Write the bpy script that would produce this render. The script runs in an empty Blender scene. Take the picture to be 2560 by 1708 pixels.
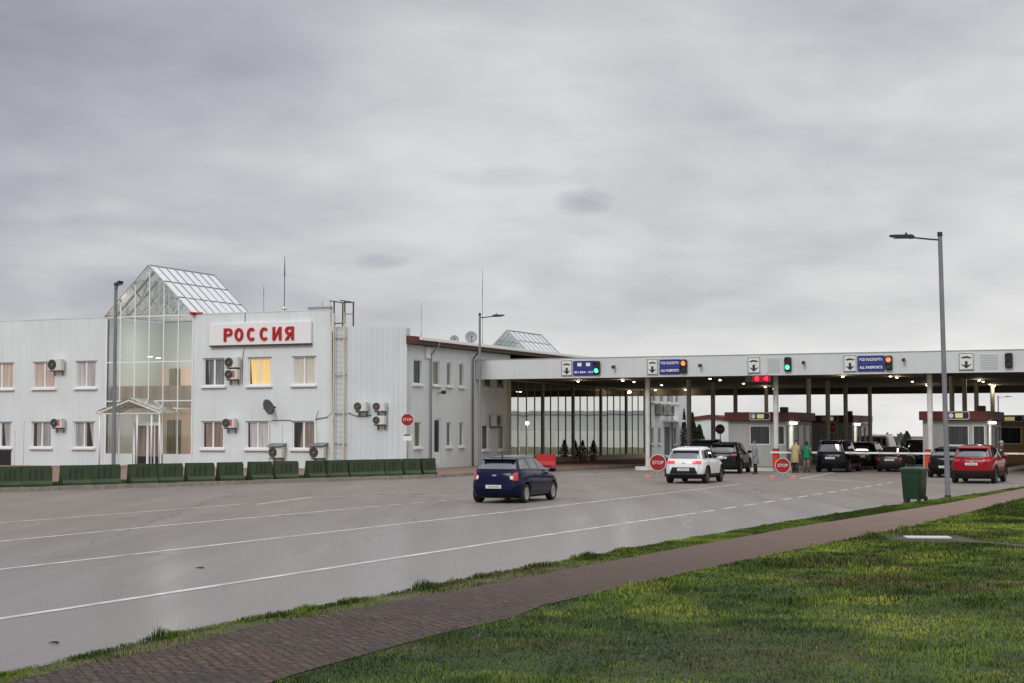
import bpy, bmesh, math, random
import numpy as np
from mathutils import Vector, Matrix
random.seed(7); rng = np.random.default_rng(7)
sc = bpy.context.scene
COL = sc.collection
PI = math.pi
# ------------------------------------------------------------------ view and site grid
FPX, HZ, CH = 4000.0, 1075.0, 2.3
TH = math.radians(23.6); CT, ST = math.cos(TH), math.sin(TH)
PH = math.atan((HZ-854)/FPX)
def ray(px, py):
    x = (px-1280)/FPX; y = -(py-854)/FPX
    return (x, math.cos(PH)-y*math.sin(PH), math.sin(PH)+y*math.cos(PH))
def G(u, v, z=0.0): return Vector((u*CT+v*ST, -u*ST+v*CT, z))       # site grid -> world
def UV(X, Y): return X*CT-Y*ST, X*ST+Y*CT
def gp(px, py, z=0.0):                                              # point of a level plane
    d = ray(px, py); t = (z-CH)/d[2]; return Vector((d[0]*t, d[1]*t, z))
def F(px, py, v):                                                   # point of a facade plane v = const
    d = ray(px, py); du, dv = UV(d[0], d[1]); t = v/dv; return du*t, CH+d[2]*t
def EU(px, py, u):
    d = ray(px, py); du, dv = UV(d[0], d[1]); t = u/du; return dv*t, CH+d[2]*t
def guv(px, py, z=0.0):
    p = gp(px, py, z); return UV(p.x, p.y)
def at(px, Y): return (px-1280)/FPX*Y*1.0015
# ------------------------------------------------------------------ materials
MATS = {}
def mat(name, col, rough=0.6, metal=0.0, spec=0.5, emit=None, es=0.0, coat=0.0):
    if name in MATS: return MATS[name]
    m = bpy.data.materials.new(name); m.use_nodes = True
    b = m.node_tree.nodes['Principled BSDF']
    b.inputs['Base Color'].default_value = (*col, 1); b.inputs['Roughness'].default_value = rough
    b.inputs['Metallic'].default_value = metal; b.inputs['Specular IOR Level'].default_value = spec
    b.inputs['Coat Weight'].default_value = coat; b.inputs['Coat Roughness'].default_value = 0.06
    if emit:
        b.inputs['Emission Color'].default_value = (*emit, 1); b.inputs['Emission Strength'].default_value = es
    MATS[name] = m; return m
class N:
    def __init__(s, m): s.t = m.node_tree; s.b = s.t.nodes.get('Principled BSDF')
    def n(s, typ, **k):
        o = s.t.nodes.new('ShaderNode'+typ)
        for a, b in k.items():
            if a.startswith('i_'):
                key = a[2:]; key = int(key) if key.isdigit() else key.replace('_', ' ')
                o.inputs[key].default_value = b
            else: setattr(o, a, b)
        return o
    def l(s, a, b): s.t.links.new(a, b)
    def ramp(s, stops):
        r = s.n('ValToRGB'); e = r.color_ramp.elements
        while len(e) < len(stops): e.new(0.5)
        for q, (p, c) in zip(e, stops):
            q.position = p; q.color = (*c, 1) if len(c) == 3 else c
        return r
    def obj(s, scale=(1, 1, 1), rot=(0, 0, 0)):
        t = s.n('TexCoord'); mp = s.n('Mapping'); mp.inputs['Scale'].default_value = scale; mp.inputs['Rotation'].default_value = rot
        s.l(t.outputs['Object'], mp.inputs['Vector']); return mp.outputs['Vector']
    def noise(s, vec, scale, detail=4, rough=0.6):
        o = s.n('TexNoise'); o.inputs['Scale'].default_value = scale; o.inputs['Detail'].default_value = detail; o.inputs['Roughness'].default_value = rough
        s.l(vec, o.inputs['Vector']); return o.outputs['Fac']
    def mixc(s, fac, a, b, mode='MIX'):
        o = s.n('Mix', data_type='RGBA', blend_type=mode)
        for sock, val in ((o.inputs[0], fac), (o.inputs[6], a), (o.inputs[7], b)):
            if hasattr(val, 'links') or isinstance(val, bpy.types.NodeSocket): s.l(val, sock)
            else: sock.default_value = val if isinstance(val, float) else (*val, 1)
        return o.outputs[2]
    def math(s, op, a, b=0.0, clamp=False):
        o = s.n('Math', operation=op, use_clamp=clamp)
        for i, val in enumerate((a, b)):
            if isinstance(val, bpy.types.NodeSocket): s.l(val, o.inputs[i])
            else: o.inputs[i].default_value = val
        return o.outputs[0]
    def bump(s, h, strength=0.3, dist=0.02):
        o = s.n('Bump'); o.inputs['Strength'].default_value = strength; o.inputs['Distance'].default_value = dist
        s.l(h, o.inputs['Height']); s.l(o.outputs[0], s.b.inputs['Normal'])
def noisy(name, c0, c1, scale=(1, 1, 1), ns=3.0, rough=0.6, bump=0.0, detail=5, lo=0.3, hi=0.7, spec=0.5, bd=0.02):
    if name in MATS: return MATS[name]
    m = mat(name, c0, rough, spec=spec); q = N(m)
    f = q.noise(q.obj(scale), ns, detail)
    r = q.ramp([(lo, c0), (hi, c1)]); q.l(f, r.inputs[0]); q.l(r.outputs[0], q.b.inputs['Base Color'])
    if bump: q.bump(f, bump, bd)
    return m
def wall_material(name, c, corr=0.0, joints=2.2):
    m = mat(name, c, 0.55); q = N(m)
    a = q.noise(q.obj((2.4, 2.4, .16)), 1.6, 6)                       # rain streaks
    b = q.noise(q.obj(), .35, 3)
    r = q.ramp([(.27, tuple(x*.90 for x in c)), (.46, c), (1, tuple(min(.86, x*1.05) for x in c))]); q.l(a, r.inputs[0])
    r2 = q.ramp([(.3, (.9, .9, .89)), (.7, (1, 1, 1))]); q.l(b, r2.inputs[0])
    o = q.mixc(1.0, r.outputs[0], r2.outputs[0], 'MULTIPLY')
    sep = q.n('SeparateXYZ'); q.l(q.obj(), sep.inputs[0])
    fr = q.math('FRACT', q.math('DIVIDE', sep.outputs[0], joints))
    line = q.math('LESS_THAN', fr, .012)
    fz = q.math('LESS_THAN', q.math('FRACT', q.math('DIVIDE', sep.outputs[2], .5)), .03)
    line = q.math('MAXIMUM', q.math('MULTIPLY', line, .22), q.math('MULTIPLY', fz, .08))
    o = q.mixc(line, o, (.3, .31, .32)); q.l(o, q.b.inputs['Base Color'])
    if corr:
        w = q.math('SINE', q.math('MULTIPLY', sep.outputs[0], 2*PI/corr)); q.bump(w, .35, .03)
    return m
M = {}
M['wall'] = wall_material('painted_cladding', (.69, .735, .745))
M['corr'] = wall_material('corrugated_cladding', (.62, .675, .695), .33, 3.3)
M['fascia'] = wall_material('canopy_fascia_paint', (.60, .625, .63), 0, 1.3)
M['booth'] = noisy('booth_paint', (.33, .34, .315), (.42, .43, .40), (1, 1, .3), 2)
M['booth_y'] = noisy('booth_paint_ochre', (.36, .25, .10), (.44, .31, .13), (1, 1, .3), 2)
M['trim'] = mat('white_trim', (.78, .79, .79), .4)
M['cream'] = noisy('cream_rusty_paint', (.62, .58, .45), (.55, .40, .24), (1, 1, .4), 2.2, .6, lo=.5, hi=.75)
M['dark'] = mat('dark_metal', (.02, .02, .022), .5)
M['black'] = mat('black_plastic', (.012, .012, .013), .45)
M['rubber'] = mat('rubber', (.014, .014, .015), .8)
M['steel'] = noisy('galvanised_steel', (.16, .16, .18), (.22, .22, .24), (1, 1, .3), 4, .5)
M['grey'] = mat('grey_metal', (.3, .31, .32), .5)
M['redroof'] = noisy('maroon_metal', (.10, .016, .012), (.14, .022, .016), (1, 1, 1), 2, .55)
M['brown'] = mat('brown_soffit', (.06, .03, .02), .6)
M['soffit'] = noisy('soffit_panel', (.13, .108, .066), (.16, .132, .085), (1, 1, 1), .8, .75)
M['column'] = noisy('column_paint', (.50, .46, .38), (.56, .52, .44), (1, 1, .3), 2, .6)
M['red'] = mat('sign_red', (.30, .005, .008), .4)
M['orange'] = mat('cabinet_red', (.62, .05, .012), .4)
M['letter'] = mat('letter_red', (.42, .004, .006), .4)
M['white'] = mat('sign_white', (.78, .78, .78), .4)
M['blue'] = mat('sign_blue', (.012, .026, .19), .4)
M['sblack'] = mat('sign_black', (.015, .016, .015), .5)
M['ac'] = mat('air_conditioner_shell', (.62, .62, .58), .45)
M['acred'] = mat('air_conditioner_red', (.45, .12, .12), .45)
M['kerb'] = noisy('kerb_concrete', (.20, .18, .15), (.32, .29, .25), (1, 1, 1), 3, .8, .3)
M['kerbw'] = noisy('kerb_white_paint', (.55, .54, .50), (.70, .69, .66), (1, 1, 1), 3, .7)
M['green'] = noisy('green_plastic', (.010, .028, .006), (.030, .055, .013), (1, 1, 1), 2.5, .42, .1)
M['bin'] = noisy('bin_green_plastic', (.009, .034, .017), (.014, .046, .023), (1, 1, 1), 2.0, .35)
M['plredred'] = mat('red_plastic', (.42, .008, .012), .4)
M['lamp'] = mat('lamp_glow', (.9, .85, .7), .4, emit=(1, .90, .72), es=7)
M['lampw'] = mat('lamp_glow_white', (.9, .9, .9), .4, emit=(1, .97, .9), es=3)
M['gon'] = mat('lens_green_lit', (.1, .8, .4), .3, emit=(.10, 1, .42), es=1.6)
M['ron'] = mat('lens_red_lit', (.9, .2, .08), .3, emit=(1, .17, .04), es=1.7)
M['goff'] = mat('lens_green_off', (.01, .05, .02), .2)
M['roff'] = mat('lens_red_off', (.06, .008, .006), .2)
M['led'] = mat('led_red', (.8, .02, .05), .4, emit=(1, .02, .05), es=1.5)
M['foliage'] = noisy('conifer_needles', (.012, .022, .010), (.03, .048, .02), (1, 1, 1), 2, .7)
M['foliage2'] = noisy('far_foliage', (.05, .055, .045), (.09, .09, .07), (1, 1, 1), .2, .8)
M['bark'] = mat('bark', (.06, .045, .03), .9)
M['terracotta'] = mat('terracotta', (.3, .12, .07), .8)
def glass(name, tint, alpha, refl_rough=0.02, edge=None):
    m = bpy.data.materials.new(name); m.use_nodes = True; t = m.node_tree; t.nodes.clear(); q = N(m)
    out = q.n('OutputMaterial'); tr = q.n('BsdfTransparent'); gl = q.n('BsdfGlossy'); gl.inputs['Roughness'].default_value = refl_rough
    tr.inputs[0].default_value = (*tint, 1); gl.inputs[0].default_value = (.95, .97, 1, 1)
    fr = q.n('Fresnel'); fr.inputs[0].default_value = 1.5
    f = q.math('ADD', q.math('MULTIPLY', fr.outputs[0], 1.0), alpha, True)
    mx = q.n('MixShader'); q.l(f, mx.inputs[0]); q.l(tr.outputs[0], mx.inputs[1]); q.l(gl.outputs[0], mx.inputs[2]); q.l(mx.outputs[0], out.inputs[0])
    MATS[name] = m; return m
M['glass'] = glass('clear_glazing', (.90, .93, .91), .07)
M['roofglass'] = glass('dusty_roof_glazing', (.82, .87, .85), .06, .25)
def mirror_glass():
    m = mat('reflective_glazing', (.02, .022, .02), .02); q = N(m)
    gl = q.n('BsdfGlossy'); gl.inputs['Roughness'].default_value = .015; gl.inputs[0].default_value = (.92, .93, .90, 1)
    fz = q.noise(q.obj((1.0, 1.0, .25)), .55, 1)
    bp = q.n('Bump'); bp.inputs['Strength'].default_value = .35; bp.inputs['Distance'].default_value = .02; q.l(fz, bp.inputs['Height'])
    q.l(bp.outputs[0], gl.inputs['Normal'])
    lw = q.n('Fresnel'); lw.inputs[0].default_value = 1.5
    f = q.math('ADD', q.math('MULTIPLY', lw.outputs[0], 1.4), .48, True)
    mx = q.n('MixShader'); out = q.t.nodes['Material Output']
    q.l(f, mx.inputs[0]); q.l(q.b.outputs[0], mx.inputs[1]); q.l(gl.outputs[0], mx.inputs[2]); q.l(mx.outputs[0], out.inputs[0])
    return m
M['mirror'] = mirror_glass()
def pane(name, c, emit=0.0, vary=.12):
    m = mat('pane_'+name, c, .12, spec=.5); q = N(m)
    w = q.noise(q.obj((7, 1, .25)), 1.3, 3)
    r = q.ramp([(.35, tuple(x*(1-2*vary) for x in c)), (.65, tuple(min(1, x*(1+vary)) for x in c))]); q.l(w, r.inputs[0])
    q.l(r.outputs[0], q.b.inputs['Base Color'])
    if emit:
        q.l(r.outputs[0], q.b.inputs['Emission Color']); q.b.inputs['Emission Strength'].default_value = emit
    return m
P = dict(peach=pane('peach', (.55, .43, .36)), grey=pane('grey', (.22, .225, .23), 0, .3), cream=pane('cream', (.58, .55, .47)),
         yellow=pane('yellow', (.80, .58, .22), .25, .08), lilac=pane('lilac', (.40, .38, .37), 0, .2), brown=pane('brown', (.26, .20, .16), 0, .2), dark=pane('dark', (.04, .042, .045), 0, .3),
         pale=pane('pale', (.5, .48, .48), 0, .2), ydark=pane('ydark', (.22, .20, .12), 0, .3))
# ------------------------------------------------------------------ mesh builder
class MB:
    def __init__(s): s.v = []; s.f = []; s.m = []
    def add(s, vs, fs, mi=0):
        o = len(s.v); s.v += [tuple(p) for p in vs]
        for q in fs: s.f.append([o+i for i in q]); s.m.append(mi)
        return s
    def box(s, x0, x1, y0, y1, z0, z1, mi=0):
        return s.add([(x0,y0,z0),(x1,y0,z0),(x1,y1,z0),(x0,y1,z0),(x0,y0,z1),(x1,y0,z1),(x1,y1,z1),(x0,y1,z1)],
                     [(0,3,2,1),(4,5,6,7),(0,1,5,4),(1,2,6,5),(2,3,7,6),(3,0,4,7)], mi)
    def bbox(s, x0, x1, y0, y1, z0, z1, b=.02, mi=0):                # box with chamfered edges
        vs = []
        for z, i in ((z0, b), (z0+b, 0), (z1-b, 0), (z1, b)):
            X0, X1, Y0, Y1 = x0+i, x1-i, y0+i, y1-i; c = b
            vs += [(X0+c,Y0,z),(X1-c,Y0,z),(X1,Y0+c,z),(X1,Y1-c,z),(X1-c,Y1,z),(X0+c,Y1,z),(X0,Y1-c,z),(X0,Y0+c,z)]
        fs = [tuple(reversed(range(8))), tuple(range(24, 32))]
        for k in range(3):
            for j in range(8): fs.append((k*8+j, k*8+(j+1) % 8, (k+1)*8+(j+1) % 8, (k+1)*8+j))
        return s.add(vs, fs, mi)
    def bar(s, a, b, w, h=None, mi=0, up=(0, 0, 1)):
        a, b = Vector(a), Vector(b); d = (b-a).normalized(); up = Vector(up)
        if abs(d.dot(up)) > .98: up = Vector((1, 0, 0))
        x = d.cross(up).normalized(); y = x.cross(d); h = h or w
        vs = [p+x*i*w/2+y*j*h/2 for p in (a, b) for i, j in ((-1,-1),(1,-1),(1,1),(-1,1))]
        return s.add(vs, [(0,1,2,3),(7,6,5,4),(0,4,5,1),(1,5,6,2),(2,6,7,3),(3,7,4,0)], mi)
    def cyl(s, a, b, r0, r1=None, n=12, mi=0, cap=True):
        a, b = Vector(a), Vector(b); d = (b-a).normalized(); up = Vector((0, 0, 1))
        if abs(d.dot(up)) > .98: up = Vector((1, 0, 0))
        x = d.cross(up).normalized(); y = x.cross(d); r1 = r0 if r1 is None else r1
        vs = [p+(x*math.cos(2*PI*k/n)+y*math.sin(2*PI*k/n))*r for p, r in ((a, r0), (b, r1)) for k in range(n)]
        fs = [(k, n+k, n+(k+1) % n, (k+1) % n) for k in range(n)]
        if cap: fs += [tuple(range(n)), tuple(reversed(range(n, 2*n)))]
        return s.add(vs, fs, mi)
    def tube(s, pts, r, n=8, mi=0):
        pts = [Vector(p) for p in pts]; rs = r if isinstance(r, (list, tuple)) else [r]*len(pts); vs = []
        for i, p in enumerate(pts):
            d = (pts[min(i+1, len(pts)-1)]-pts[max(i-1, 0)]).normalized(); up = Vector((0, 0, 1)) if abs(d.z) < .95 else Vector((1, 0, 0))
            x = d.cross(up).normalized(); y = x.cross(d)
            vs += [p+(x*math.cos(2*PI*k/n)+y*math.sin(2*PI*k/n))*rs[i] for k in range(n)]
        fs = [(i*n+k, (i+1)*n+k, (i+1)*n+(k+1) % n, i*n+(k+1) % n) for i in range(len(pts)-1) for k in range(n)]
        fs += [tuple(range(n)), tuple(reversed(range((len(pts)-1)*n, len(pts)*n)))]
        return s.add(vs, fs, mi)
    def prism(s, pts, f0, f1, mi=0):                                 # pts (a,b); f0,f1 map (a,b)->3D for both ends
        n = len(pts); vs = [f0(*p) for p in pts]+[f1(*p) for p in pts]
        fs = [tuple(range(n)), tuple(reversed(range(n, 2*n)))]+[(k, n+k, n+(k+1) % n, (k+1) % n) for k in range(n)]
        return s.add(vs, fs, mi)
    def disc_y(s, cx, y, cz, r, t=.02, n=20, mi=0, sx=1.0):          # disc facing -y
        return s.prism([(cx+r*sx*math.cos(2*PI*k/n), cz+r*math.sin(2*PI*k/n)) for k in range(n)], lambda a, b: (a, y, b), lambda a, b: (a, y+t, b), mi)
    def rings(s, rings, mi=0, cap0=True, cap1=True):
        n = len(rings[0]); vs = [p for r in rings for p in r]
        fs = [(i*n+k, i*n+(k+1) % n, (i+1)*n+(k+1) % n, (i+1)*n+k) for i in range(len(rings)-1) for k in range(n)]
        if cap0: fs.append(tuple(reversed(range(n))))
        if cap1: fs.append(tuple(range((len(rings)-1)*n, len(rings)*n)))
        return s.add(vs, fs, mi)
    def build(s, name, mats, parent=None, smooth=False, fix=True):
        me = bpy.data.meshes.new(name); me.from_pydata(s.v, [], s.f)
        for m in (mats if isinstance(mats, (list, tuple)) else [mats]): me.materials.append(m)
        me.polygons.foreach_set('material_index', s.m)
        if fix:
            bm = bmesh.new(); bm.from_mesh(me); bmesh.ops.recalc_face_normals(bm, faces=bm.faces); bm.to_mesh(me); bm.free()
        if smooth:
            me.polygons.foreach_set('use_smooth', [True]*len(me.polygons))
            if smooth is not True: me.set_sharp_from_angle(angle=math.radians(smooth))
        o = bpy.data.objects.new(name, me); COL.objects.link(o)
        if parent: o.parent = parent
        return o
def tag(o, label, cat, group=None, kind=None):
    if label: o['label'] = label
    if cat: o['category'] = cat
    if group: o['group'] = group
    if kind: o['kind'] = kind
    return o
def place(o, u, v, z=0.0, rot=0.0):
    o.location = G(u, v, z); o.rotation_euler = (0, 0, -TH+rot); return o
def thing(name, label, cat, u, v, z=0.0, rot=0.0, group=None):
    o = bpy.data.objects.new(name, None); o.empty_display_size = .3; COL.objects.link(o)
    place(o, u, v, z, rot); return tag(o, label, cat, group)
def struct(name, mb, m, smooth=False): 
    o = mb.build(name, m, None, smooth); o['kind'] = 'structure'; return o
def kids(o): return [c for c in COL.objects if c.parent == o]
def dup(root, label=None, group=None):
    def rec(o, par):
        c = o.copy(); COL.objects.link(c); c.parent = par
        for ch in kids(o): rec(ch, c)
        return c
    r = rec(root, None)
    if label: r['label'] = label
    if group: r['group'] = group
    return r
def text(body, size, thick, m, parent, name, loc, align='CENTER', bold=0.0, extr=.01, width=None):
    cu = bpy.data.curves.new(name, 'FONT'); cu.body = body; cu.size = size; cu.align_x = align; cu.align_y = 'CENTER'
    cu.extrude = extr; cu.offset = bold; cu.resolution_u = 4
    o = bpy.data.objects.new(name, cu); COL.objects.link(o)
    dg = bpy.context.evaluated_depsgraph_get(); me = bpy.data.meshes.new_from_object(o.evaluated_get(dg))
    bpy.data.objects.remove(o); bpy.data.curves.remove(cu)
    me.name = name; me.materials.clear(); me.materials.append(m)
    k = 1.0
    if width:
        xs = [v.co.x for v in me.vertices]; k = width/max(.001, max(xs)-min(xs))
    me.transform(Matrix.Translation(loc) @ Matrix.Rotation(PI/2, 4, 'X') @ Matrix.Diagonal((k, 1, 1, 1)))
    q = bpy.data.objects.new(name, me); COL.objects.link(q); q.parent = parent; return q
def holed_wall(mb, x0, x1, z0, z1, y, holes, depth=.16, mi=0):
    xs = sorted({x0, x1, *[h[0] for h in holes], *[h[1] for h in holes]}); zs = sorted({z0, z1, *[h[2] for h in holes], *[h[3] for h in holes]})
    xs = [x for x in xs if x0 <= x <= x1]; zs = [z for z in zs if z0 <= z <= z1]
    for i in range(len(xs)-1):
        for j in range(len(zs)-1):
            cx, cz = (xs[i]+xs[i+1])/2, (zs[j]+zs[j+1])/2
            if any(h[0] < cx < h[1] and h[2] < cz < h[3] for h in holes): continue
            mb.add([(xs[i], y, zs[j]), (xs[i+1], y, zs[j]), (xs[i+1], y, zs[j+1]), (xs[i], y, zs[j+1])], [(0, 1, 2, 3)], mi)
    for a, b, c, d in holes:
        p = [(a, c), (b, c), (b, d), (a, d)]
        for k in range(4):
            (m1, n1), (m2, n2) = p[k], p[(k+1) % 4]
            mb.add([(m1, y, n1), (m2, y, n2), (m2, y+depth, n2), (m1, y+depth, n1)], [(0, 1, 2, 3)], mi)
def window(parent, a, b, c, d, y, pm, split=.5, sill=True, depth=.11, fw=.07, fm=None, gap=None):
    fm = fm or M['trim']
    w = MB(); w.add([(a, y+depth, c), (b, y+depth, c), (b, y+depth, d), (a, y+depth, d)], [(0, 1, 2, 3)])
    w = w.build('window', pm, parent, fix=False)
    f = MB(); y0, y1 = y+depth-.06, y+depth-.004
    f.box(a+.002, b-.002, y0, y1, c+.002, c+fw); f.box(a+.002, b-.002, y0, y1, d-fw, d-.002)
    f.box(a+.002, a+fw, y0+.001, y1, c+fw, d-fw); f.box(b-fw, b-.002, y0+.001, y1, c+fw, d-fw)
    if split:
        x = a+(b-a)*split; f.box(x-.055, x+.055, y0+.001, y1, c+fw, d-fw)
    f.build('frame', fm, w)
    if gap:
        k = MB(); k.add([(a+gap[0]*(b-a), y+depth-.003, c+fw), (a+gap[1]*(b-a), y+depth-.003, c+fw), (a+gap[2]*(b-a), y+depth-.003, d-fw), (a+gap[0]*(b-a), y+depth-.003, d-fw)], [(0, 1, 2, 3)]); k.build('curtain_gap', P['dark'], w, fix=False)
    if sill:
        s = MB(); s.bbox(a-.12, b+.12, y-.16, y+.1, c-.13, c-.003, .015); s.build('sill', M['trim'], w)
    return w
# ------------------------------------------------------------------ ground, road, paths
def hfun(x, y):
    d = math.hypot(x, y)
    t = max(0.0, min(1.0, (d-190)/210)); h = -3.0*t*t*(3-2*t)
    t2 = max(0.0, min(1.0, (d-380)/500)); h -= 6.0*t2
    t3 = max(0.0, min(1.0, (d-880)/2600)); return h-5.0*t3-.06
g = MB(); rr = [0, 10, 30, 60, 100, 150, 190, 220, 260, 300, 350, 400, 500, 620, 760, 900, 1200, 1700, 2400, 3200, 4200]; ns = 64
vs = [(0, 0, hfun(0, 0))]
for r in rr[1:]:
    for k in range(ns):
        x, y = r*math.cos(2*PI*k/ns), r*math.sin(2*PI*k/ns); vs.append((x, y, hfun(x, y)))
fs = [(0, 1+k, 1+(k+1) % ns) for k in range(ns)]
for i in range(len(rr)-2):
    a, b = 1+i*ns, 1+(i+1)*ns
    fs += [(a+k, b+k, b+(k+1) % ns, a+(k+1) % ns) for k in range(ns)]
g.add(vs, fs)
struct('ground', g, noisy('field_soil', (.06, .075, .03), (.12, .11, .05), (1, 1, 1), .02, .9), True)
def road_material():
    m = mat('wet_asphalt', (.12, .105, .095), .5); q = N(m)
    vec = q.obj(); lane = q.obj((1, .10, 1), (0, 0, TH))
    lane2 = q.obj((1, .45, 1), (0, 0, TH)); fine = q.noise(vec, 55, 3, .7); mid = q.noise(q.obj((1, .25, 1), (0, 0, TH)), .55, 5, .6); big = q.noise(lane, .26, 4, .55)
    trk_ = q.noise(q.obj((1, .015, 1), (0, 0, TH)), .75, 3, .5); gr = q.noise(vec, 13, 3, .7)
    r = q.ramp([(.25, (.155, .130, .112)), (.5, (.214, .181, .158)), (.8, (.28, .243, .217))]); q.l(q.math('ADD', q.math('MULTIPLY', mid, .5), q.math('MULTIPLY', trk_, .5)), r.inputs[0])
    rf = q.ramp([(.3, (.66, .66, .66)), (.7, (1.22, 1.22, 1.22))]); q.l(q.math('ADD', q.math('MULTIPLY', fine, .5), q.math('MULTIPLY', gr, .5)), rf.inputs[0])
    c = q.mixc(1.0, r.outputs[0], rf.outputs[0], 'MULTIPLY')
    # wet film: strongest next to the verge, where the camber drains to
    sep = q.n('SeparateXYZ'); q.l(q.obj((1, 1, 1), (0, 0, TH)), sep.inputs[0])
    near = q.n('MapRange'); near.inputs[1].default_value = -25.0; near.inputs[2].default_value = -13.0; q.l(sep.outputs[0], near.inputs[0])
    long = q.n('MapRange'); long.inputs[1].default_value = 66.0; long.inputs[2].default_value = 34.0; q.l(sep.outputs[1], long.inputs[0])
    w = q.math('MULTIPLY', near.outputs[0], long.outputs[0])
    wet = q.math('ADD', q.math('ADD', q.math('MULTIPLY', w, .85), q.math('MULTIPLY', q.math('SUBTRACT', trk_, .5), .9)), q.math('MULTIPLY', q.math('SUBTRACT', big, .5), 1.1), True)
    wr = q.ramp([(.12, (0, 0, 0)), (.62, (1, 1, 1))]); q.l(wet, wr.inputs[0])
    vo = q.n('TexVoronoi', feature='DISTANCE_TO_EDGE'); vo.inputs['Scale'].default_value = .16
    wob = q.n('VectorMath', operation='ADD'); q.l(lane2, wob.inputs[0]); nz = q.n('TexNoise'); nz.inputs['Scale'].default_value = .9; nz.inputs['Detail'].default_value = 5; q.l(vec, nz.inputs['Vector']); q.l(nz.outputs['Color'], wob.inputs[1]); q.l(wob.outputs[0], vo.inputs['Vector'])
    crack = q.math('MULTIPLY', q.math('LESS_THAN', vo.outputs['Distance'], .005), q.math('GREATER_THAN', big, .5))
    c = q.mixc(q.math('MULTIPLY', crack, .6), c, (.07, .06, .055))
    dk = q.mixc(q.math('MULTIPLY', wr.outputs[0], .35), c, (.11, .10, .10)); q.l(dk, q.b.inputs['Base Color'])
    ro = q.math('SUBTRACT', q.math('ADD', .66, q.math('MULTIPLY', q.math('SUBTRACT', trk_, .5), .35)), q.math('MULTIPLY', wr.outputs[0], .385)); q.l(ro, q.b.inputs['Roughness'])
    q.l(q.math('ADD', .45, q.math('MULTIPLY', wr.outputs[0], .40)), q.b.inputs['Specular IOR Level'])
    q.bump(fine, .12, .005); return m
M['road'] = road_material()
def P3(pts, z=0.0): return [(*G(u, v)[:2], z) for u, v in pts]
# road edge next to the lawn, verge/path and path/lawn edges (site grid)
A = [(-9.6, -14), (-10.0, 4), (-10.22, 11.74), (-10.56, 14.97), (-10.4, 19), (-10.31, 23.61), (-10.0, 31), (-9.45, 39.98), (-8.9, 47), (-8.04, 53.84), (-7.3, 61), (-6.7, 68), (-5, 80), (0, 95), (2, 140)]
pxB = [(207, 1677), (403, 1639), (659, 1574), (833, 1544), (1280, 1459), (1732, 1371), (2010, 1320), (2364, 1263), (2560, 1224)]
B = [(-9.0, -14), (-9.3, 4)]+[guv(*p) for p in pxB]+[(-5.6, 68.5), (-3.6, 80), (2, 96), (4, 140)]
pxC = [(746, 1699), (1089, 1601), (1280, 1557), (1356, 1525), (1732, 1438), (2010, 1378), (2184, 1342), (2288, 1321), (2560, 1250)]
Cc = [(-6.3, -14), (-6.9, 4)]+[guv(*p) for p in pxC]+[(-3.8, 66), (-1.5, 80), (4, 97), (6, 140)]
road = MB(); road.add(P3(A+[(2, 141), (-29, 141), (-110, 141), (-110, -14)], 0.0), [tuple(range(len(A)+4))])
struct('road', road, M['road'])
def band(L, R, z, n=None):
    # strip between two polylines resampled by v
    vs_ = sorted({round(p[1], 2) for p in L} | {round(p[1], 2) for p in R}); vs_ = [v for v in vs_ if max(L[0][1], R[0][1]) <= v <= min(L[-1][1], R[-1][1])]
    fL = lambda v: float(np.interp(v, [p[1] for p in L], [p[0] for p in L])); fR = lambda v: float(np.interp(v, [p[1] for p in R], [p[0] for p in R]))
    mb = MB(); a = P3([(fL(v), v) for v in vs_], z); b = P3([(fR(v), v) for v in vs_], z); k = len(vs_)
    mb.add(a+b, [(i, k+i, k+i+1, i+1) for i in range(k-1)]); return mb, fL, fR
def grass_ground(name):
    m = mat(name, (.03, .05, .012), .9); q = N(m)
    a = q.noise(q.obj(), .55, 5); b = q.noise(q.obj(), 9, 4)
    r = q.ramp([(.3, (.016, .030, .008)), (.55, (.034, .055, .012)), (.75, (.075, .085, .02))]); q.l(a, r.inputs[0])
    r2 = q.ramp([(.3, (.5, .5, .5)), (.7, (1.3, 1.3, 1.2))]); q.l(b, r2.inputs[0])
    q.l(q.mixc(1.0, r.outputs[0], r2.outputs[0], 'MULTIPLY'), q.b.inputs['Base Color']); q.bump(b, .6, .04); return m
M['turf'] = grass_ground('turf_soil')
mb, fA, fB = band(A, B, .05); struct('verge', mb, noisy('mossy_soil', (.035, .045, .012), (.115, .095, .03), (1, 1, 1), 1.6, .9, .3))
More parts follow.
